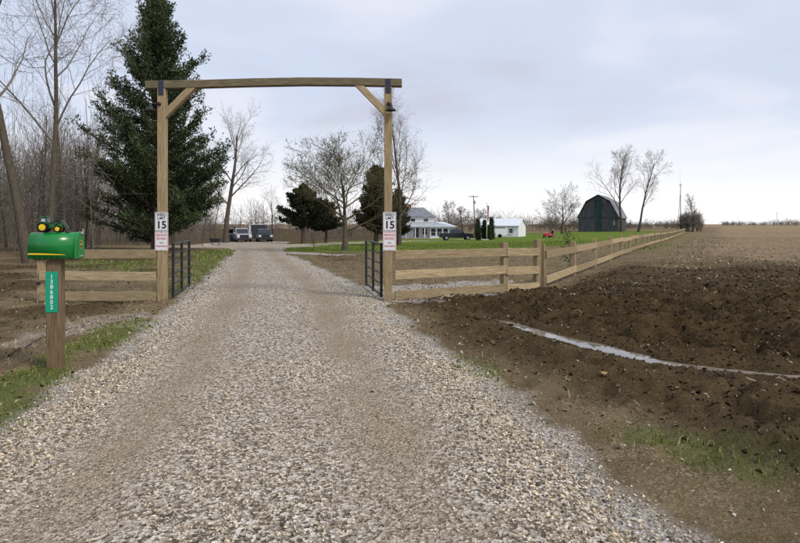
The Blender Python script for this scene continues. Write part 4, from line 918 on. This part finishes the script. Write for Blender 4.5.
MB().add([(-6.2, -2.9, 2.45), (9.2, -2.9, 2.45), (9.2, 6.8, 2.45), (4.205, 6.8, 2.45), (4.205, -.02, 3.55), (-6.2, -.02, 3.55), (6.2, 2.2, 3.5)], [(0, 1, 6, 4, 5), (1, 2, 6), (2, 3, 4, 6), (0, 5, 4, 3, 2, 1)]).build('porch_roof', METALW, hO)
for x in (3.45, 4.75, 6.05, 7.35): window(hO, x, x+.95, .55, 2.1, -2.2)
for x in (-5.9, -3.9, -1.9, .1, 2.1): MB().box(x-.09, x+.09, -2.7, -2.52, -.2, 2.445).build('porch_post', TRIM, hO)
MB().box(-6.1, 3.19, -2.7, -.002, -.5, .15).build('porch_floor', pm('porch_grey', (.35, .34, .33), .8, .15, 3.), hO)
dr_ = MB().box(-.2, .8, -.06, -.003, .16, 2.2).build('door', DOORB, hO); MB().lathe([(.04, 0), (.05, -.06)], (.68, -.062, 1.15), 'y', 8).build('handle', TRIM, dr_)
for x0 in (-4.2, 1.6): window(hO, x0, x0+1., .8, 2.1, 0)

g0 = atY(477, 121)
gO = thing('garage', 'low white garage with pale metal gable roof behind the columnar evergreens', 'garage', g0, R(-24))
MB().prism([(0, -.6), (6.6, -.6), (6.6, 2.45), (3.3, 3.75), (0, 2.45)], 0, 8.4, 'x').build('wall', SIDING, gO)
for sg, (ya, za, yb, zb) in enumerate(((-.4, 2.33, 3.3, 3.79), (7.0, 2.33, 3.3, 3.79))):
    MB().add([(-.3, ya, za), (8.7, ya, za), (8.7, yb, zb), (-.3, yb, zb), (-.3, ya, za+.07), (8.7, ya, za+.07), (8.7, yb, zb+.07), (-.3, yb, zb+.07)], [(0, 1, 2, 3), (4, 5, 6, 7), (0, 1, 5, 4), (1, 2, 6, 5), (2, 3, 7, 6), (3, 0, 4, 7)]).build('roof', METALW, gO)
MB().box(1.9, 4.7, -.05, -.003, 0, 2.05).build('garage_door', TRIM, gO)
MB().box(1.6, 5.0, -.65, -.003, 2.12, 2.25).build('canopy', pm('grey_trim', (.3, .31, .33), .7, .1, 3.), gO)
window(gO, .5, 1.2, .9, 1.9, 0); window(gO, 6.6, 7.3, 1.0, 1.8, 0)

t0 = atY(499.5, 112)
tr = thing('enclosed_trailer', 'white box trailer with one dark wheel parked before the garage', 'trailer', t0, R(-8))
MB().prism([(-1.35, .42), (1.2, .42), (1.42, .7), (1.42, 1.75), (1.2, 1.98), (-1.35, 1.98)], -.85, .85).build('body', SIDING, tr, bevel=.03)
MB().box(-1.36, 1.15, -.88, -.852, 1.78, 1.97).build('top_trim', pm('dark_trim', (.12, .125, .135), .6, .1, 3.), tr)
for sg in (-1, 1): MB().lathe([(.2, -.1), (.33, -.1), (.36, -.05), (.36, .05), (.33, .1), (.2, .1)], (.05, sg*.9, .36), 'y', 16).build('wheel', RUB, tr)
MB().tube((1.42, 0, .5), (2.2, 0, .45), .05).build('hitch', DARKM, tr)

BARNW = pm('barn_boards', (.058, .063, .074), .95, .5, 1.2, .5, 6., (5., 5., .25), col2=(.13, .132, .142))
BARNG = pm('barn_green_paint', (.02, .045, .036), .85, .45, 1.5, stretch=(4., 4., .4), col2=(.05, .10, .078))
BARNR = pm('barn_metal_roof', (.13, .14, .155), .7, .25, .6, col2=(.22, .235, .25))
b0 = atY(598, 182); bz0 = b0[2]
bO = thing('gambrel_barn', 'weathered dark grey gambrel-roofed barn with green central hay door', 'barn', b0, R(-29))
prof = [(-5.9, -.5), (5.9, -.5), (5.9, 4.35), (3.4, 9.0), (0, 10.9), (-3.4, 9.0), (-5.9, 4.35)]
MB().prism(prof, 0, 15, 'y').build('wall', BARNW, bO)
rp_ = [(-6.25, 4.1), (-3.55, 9.25), (0, 11.2), (3.55, 9.25), (6.25, 4.1)]
for (xa, za), (xb, zb) in zip(rp_[:-1], rp_[1:]):
    MB().prism([(xa, za), (xb, zb), (xb, zb+.14), (xa, za+.14)], -.45, 15.4, 'y').build('roof_panel', BARNR, bO)
MB().box(-1.0, .9, -.09, -.003, 4.3, 9.2).build('hay_door', BARNG, bO)
MB().box(-1.1, 1.0, -.10, -.003, 9.25, 10.0).build('loft_opening', INK, bO)
MB().box(-.55, .9, -.09, -.003, .1, 4.2).build('lower_door', BARNG, bO)
MB().box(-5.85, 5.85, -.06, -.003, 4.2, 4.32).build('board_band', INK, bO)
MB().box(.95, 1.25, -.07, -.003, 4.4, 9.2).build('door_track', INK, bO)
MB().box(4.4, 4.9, -.07, -.003, 2.0, 3.4).build('loft_gap', pm('daylight_board', (.3, .29, .28), .9, .2, 2.), bO)

# ------------------------------------------------------------------ vehicles
def wheel(p, x, y, r, wd=.24):
    w_ = MB().lathe([(r*.6, -wd/2), (r*.92, -wd/2), (r, -wd*.32), (r, wd*.32), (r*.92, wd/2), (r*.6, wd/2)], (x, y, r), 'y', 18).build('wheel', RUB, p)
    MB().lathe([(r*.3, -wd*.51), (r*.6, -wd*.505), (r*.6, wd*.505), (r*.3, wd*.51)], (x, y, r), 'y', 14).build('rim', pm('alloy', (.35, .36, .38), .35, .2, 8., metal=.6), w_)
def paint(name, c): return pm(name, c, .22, .08, 3., spec=.6)
VG = pm('vehicle_glass', (.025, .03, .04), .06, .2, 1.)
LAMP = pm('headlight_lens', (.7, .72, .75), .15, .1, 5.); CHR = pm('chrome_trim', (.45, .46, .48), .25, .1, 5., metal=.7)
def taper(m, zlo, zhi, k):                                # cabin narrows upward
    m.v = [(x, y*(1-k*max(0, min(1, (z-zlo)/(zhi-zlo)))), z) for x, y, z in m.v]; return m
def vehicle(name, label, cat, loc, rz, col, kind):
    v = thing(name, label, cat, loc, rz); w2 = .96 if kind != 'suv' else .94
    if kind == 'pickup':
        low = [(-2.85, .55), (-2.75, .42), (2.75, .40), (2.88, .6), (2.86, .95), (2.75, 1.12), (1.35, 1.2), (-2.85, 1.2)]; cab = [(-.95, 1.19), (1.30, 1.19), (.55, 1.80), (.3, 1.86), (-.7, 1.86), (-.95, 1.78)]; glass = [(-.82, 1.26), (1.02, 1.26), (.5, 1.74), (-.82, 1.74)]; ax_ = (1.85, -1.75); r = .40
    else:
        low = [(-2.35, .55), (-2.25, .40), (2.2, .38), (2.38, .6), (2.36, .92), (2.2, 1.08), (1.2, 1.16), (-2.36, 1.12)]; cab = [(-2.3, 1.11), (1.18, 1.15), (.45, 1.72), (.2, 1.78), (-1.9, 1.78), (-2.2, 1.6)]; glass = [(-2.0, 1.2), (.95, 1.2), (.42, 1.66), (-1.85, 1.66)]; ax_ = (1.5, -1.45); r = .37
    MB().prism(low, -w2, w2).build('body', col, v, bevel=.05)
    c_ = taper(MB().prism(cab, -w2+.06, w2-.06), 1.19, 1.86, .16).build('cabin', col, v, bevel=.04)
    for sg in (-1, 1):
        y = sg*(w2-.052); taper(MB().prism(glass, min(y, y-sg*.01), max(y, y-sg*.01)), 1.19, 1.86, .16).build('window', VG, c_)
    xa, za, xb, zb = (1.28, 1.24, .60, 1.78) if kind == 'pickup' else (1.14, 1.2, .50, 1.70)
    MB().add([(xa+.02, -w2+.18, za), (xa+.02, w2-.18, za), (xb+.03, w2-.24, zb), (xb+.03, -w2+.24, zb)], [(0, 1, 2, 3)]).build('windscreen', VG, c_)
    xf = low[3][0]
    MB().box(xf-.02, xf+.015, -.57, .57, .60, 1.04).build('grille', DARKM, v)
    MB().box(xf-.06, xf+.06, -w2+.04, w2-.04, .36, .60).build('bumper', DARKM, v, bevel=.03)
    for sg in (-1, 1):
        MB().box(xf-.10, xf+.012, min(sg*.58, sg*.9), max(sg*.58, sg*.9), .74, .96).build('headlight', LAMP, v)
        MB().box(.95, 1.12, min(sg*w2, sg*(w2+.2)), max(sg*w2, sg*(w2+.2)), 1.2, 1.4).build('mirror', col, v)
        for x in ax_: wheel(v, x, sg*(w2-.1), r)
    if kind == 'pickup':
        MB().box(-2.7, -1.05, -w2+.12, w2-.12, 1.2, 1.205).build('bed', INK, v)
    return v
vehicle('pickup_truck', 'black pickup truck parked side-on in front of the white house', 'pickup truck', atY(456, 101), R(4), paint('paint_black', (.012, .014, .022)), 'pickup')
vehicle('pickup_truck', 'white pickup truck parked nose-on at the end of the driveway', 'pickup truck', atY(241.5, 80), R(-68), paint('paint_white', (.34, .37, .39)), 'pickup')
vehicle('parked_car', 'dark blue-grey car parked nose-on right of the white pickup', 'car', atY(264, 81), R(-72), paint('paint_slate', (.02, .03, .045)), 'suv')
tl = thing('cargo_trailer', 'dark box trailer with pale roof standing behind the parked car', 'trailer', atY(259, 87), R(-80))
MB().box(-2.4, 2.3, -1.25, 1.25, .45, 2.35).build('body', paint('paint_charcoal', (.05, .055, .06)), tl, bevel=.04)
MB().box(-2.42, 2.32, -1.27, 1.27, 2.352, 2.47).build('roof', pm('pale_roof', (.5, .5, .5), .6, .1, 2.), tl, bevel=.03)
MB().box(2.302, 2.33, -1.22, -1.0, .5, 2.3).build('corner_post', SIDING, tl)
for sg in (-1, 1): wheel(tl, 0, sg*1.2, .36)
sk = thing('skid_loader', 'black compact loader with open cab left of the white pickup', 'loader', atY(231, 82), R(-75))
MB().prism([(-1.3, .35), (1.0, .35), (1.1, .7), (.6, 1.0), (-1.2, 1.15)], -.55, .55).build('body', DARKM, sk, bevel=.04)
for x in (-.5, .55):
    for sg in (-1, 1): MB().box(x-.05, x+.05, sg*.5-.05, sg*.5+.05, .98 if x > 0 else 1.08, 2.05).build('cab_post', BLACK, sk)
MB().box(-.65, .7, -.6, .6, 2.052, 2.15).build('cab_roof', pm('cab_red', (.12, .03, .03), .5, .2, 4.), sk)
MB().box(-.45, .1, -.3, .3, 1.16, 1.7).build('seat', RUB, sk)
for sg in (-1, 1):
    wheel(sk, .65, sg*.75, .40, .3); wheel(sk, -.75, sg*.75, .40, .3)
    a_ = MB(); a_.tube((-1.2, sg*.62, 1.3), (.9, sg*.62, 1.25), .07); a_.tube((.9, sg*.62, 1.25), (1.7, sg*.62, .4), .07); a_.build('loader_arm', DARKM, sk)
MB().prism([(1.6, .12), (2.25, .08), (2.2, .16), (1.72, .22), (1.7, .75), (1.6, .75)], -.85, .85).build('bucket', DARKM, sk)
# fire pit, stones and small things at the end of the drive
fp = thing('fire_box', 'black rectangular fire box on legs at the left end of the driveway', 'fire box', atY(215.5, 52))
MB().prism([(-.36, .32), (.36, .32), (.42, .62), (-.42, .62)], -.3, .3).build('tub', BLACK, fp)
MB().box(-.45, .45, -.33, .33, .622, .66).build('rim', DARKM, fp)
for x in (-.3, .3):
    for y in (-.22, .22): MB().tube((x, y, -.1), (x, y, .33), .025).build('leg', BLACK, fp)
def rock(label, loc, s, seed, mat=STONE_G):
    V_, F_ = hull_shape(seed, .75); o = npmesh('rock', V_*np.array(s), F_, mat); o.location = (loc[0], loc[1], loc[2]+s[2]*.35); return tag(o, label, 'rock')
rock('pale flat rock lying left of the black fire box', atY(206, 50), (.4, .3, .25), 301); rock('small pale rock just in front of the black fire box', atY(211, 48), (.25, .2, .16), 302)
rock('pale rounded rock between the columnar evergreens', atY(484, 89), (.55, .35, .3), 303); rock('grey rock beside the flagpole base', atY(487.5, 89.5), (.35, .3, .28), 304)
rm = thing('riding_mower', 'small red riding mower parked on the grass left of the spreading tree', 'mower', atY(548.5, 104), R(200))
MR = paint('mower_red', (.45, .025, .03))
MB().prism([(-.1, .35), (.85, .35), (.92, .5), (.9, .85), (.0, .95)], -.36, .36).build('hood', MR, rm, bevel=.04)
MB().prism([(-.95, .3), (-.1, .3), (-.1, .5), (-.3, .62), (-.95, .72)], -.5, .5).build('rear_body', MR, rm, bevel=.03)
MB().prism([(-.85, .73), (-.4, .73), (-.42, .85), (-.72, .87), (-.8, 1.25), (-.9, 1.25)], -.28, .28).build('seat', RUB, rm, bevel=.02)
MB().tube((-.02, 0, .9), (-.2, 0, 1.15), .03).lathe([(.2, 0), (.2, .03)], (-.21, 0, 1.15), 'z', 14).build('steering_wheel', RUB, rm)
for sg in (-1, 1): wheel(rm, .62, sg*.45, .2, .16); wheel(rm, -.6, sg*.5, .28, .22)

# ------------------------------------------------------------------ poles
POLEW = pm('pole_wood', (.12, .095, .075), .95, .3, 2., stretch=(6., 6., .4))
def utility_pole(label, loc, H, lean, arm=True, rz=.2):
    u = thing('utility_pole', label, 'utility pole', loc, rz); top = Vector((lean*H, 0, H))
    MB().tube((0, 0, -.3), top, .17, .10, 10).build('pole', POLEW, u, smooth=True)
    if arm:
        MB().box(top.x-1.2, top.x+1.2, -.17, -.08, H-.45, H-.32).build('crossarm', POLEW, u)
        for x in (-1.05, -.5, .5, 1.05): MB().lathe([(.04, 0), (.07, .08), (.05, .16)], (top.x+x, -.125, H-.318), 'z', 8).build('insulator', pm('porcelain', (.35, .33, .32), .3, .1, 4.), u)
        MB().lathe([(.2, 0), (.22, .1), (.22, .7), (.15, .8)], (top.x-.32*0+.34, -.02, H-2.2), 'z', 12).build('transformer', pm('transformer_grey', (.3, .31, .32), .5, .1, 3.), u)
    return u
utility_pole('wooden utility pole with crossarm behind the pickup truck', atY(475.5, 150), 10.0, -.055)
up = utility_pole('tall bare utility pole before the shrubs at the fence end', atY(680.5, 195), 15.2, .0, False)
MB().tube((-1.1, .2, -.2), (-.12, .05, 11.5), .07, .05, 8).build('brace_pole', POLEW, up)
MB().box(-.5, .5, -.12, -.02, 14.6, 14.75).build('crossarm', POLEW, up); MB().tube((0, 0, 15.1), (-.35, 0, 20.), .02, .012, 6).build('mast', DARKM, up)
utility_pole('faint utility pole on the horizon at far right', atY(777, 620), 14, 0, True)
fl = thing('flagpole', 'white flagpole with limp striped flag between the columnar evergreens', 'flagpole', atY(486.8, 90))
MB().tube((0, 0, -.2), (0, 0, 5.5), .05, .035, 10).build('pole', TRIM, fl, smooth=True); MB().lathe([(.01, 0), (.07, .05), (.08, .09), (.05, .14), (.01, .16)], (0, 0, 5.5), 'z', 10).build('finial', YEL, fl)
def fold(u, v): return (.04+.30*u*(1-.45*v)+.06*math.sin(u*9+v*2), .07*math.sin(u*11+v*3), 5.35-2.1*v-.55*u*(.4+v*.5))
FR, FW, FB = pm('flag_red', (.5, .03, .05), .8, .1, 5.), pm('flag_white', (.7, .69, .68), .8, .05, 5.), pm('flag_blue', (.03, .05, .2), .8, .1, 5.)
def strip(v0, v1, u0, u1, off=0.):
    m = MB(); n = 8; V_ = []
    for i in range(n+1):
        u = u0+(u1-u0)*i/n
        for v in (v0, v1): x, y, z = fold(u, v); V_.append((x, y+off, z))
    return m.add(V_, [(2*i, 2*i+1, 2*i+3, 2*i+2) for i in range(n)])
for k in range(13): strip(k/13, (k+1)/13, 0 if k >= 7 else .4, 1).build('flag_stripe', FR if k % 2 == 0 else FW, fl)
strip(0, 7/13, 0, .4).build('flag_canton', FB, fl)

# ------------------------------------------------------------------ fallen sticks on the mud
def stick(label, a, b, r_, mat, seed):
    r = np.random.default_rng(seed); A, B = np.array([*at(*a), 0.]), np.array([*at(*b), 0.]); pts = []
    for k in range(8):
        p = A+(B-A)*k/7+np.append(r.normal(0, .02, 2), 0); p[2] = grd(p[0], p[1])+.02+.012*math.sin(k*1.7); pts.append(p)
    o = tubes([(np.array(pts), np.linspace(r_, r_*.5, 8), 6)], 'fallen_branch', mat, None); return tag(o, label, 'branch')
STK = pm('stick_pale', (.30, .26, .21), .9, .3, 8.)
stick('pale curved stick lying on the mud right of the puddle', (738, 386), (812, 396), .014, STK, 1)
stick('thin pale stick lying on the mud above the puddle', (548, 318), (590, 322), .011, STK, 2)
stick('short dark stick on the leaf litter left of the driveway', (8, 352), (46, 333), .013, BARKB, 3)
stone = MB().box(-.03, .03, -.02, .02, 0, .015)
cw = at(372, 395)
rock('lone dark pebble lying in the right wheel track', (cw[0], cw[1], grd(*cw)), (.035, .025, .015), 320, INK)
cw = at(637, 286); rock('pale stone lying on the churned soil beyond the corner post', (cw[0], cw[1], grd(*cw)), (.12, .09, .06), 321)
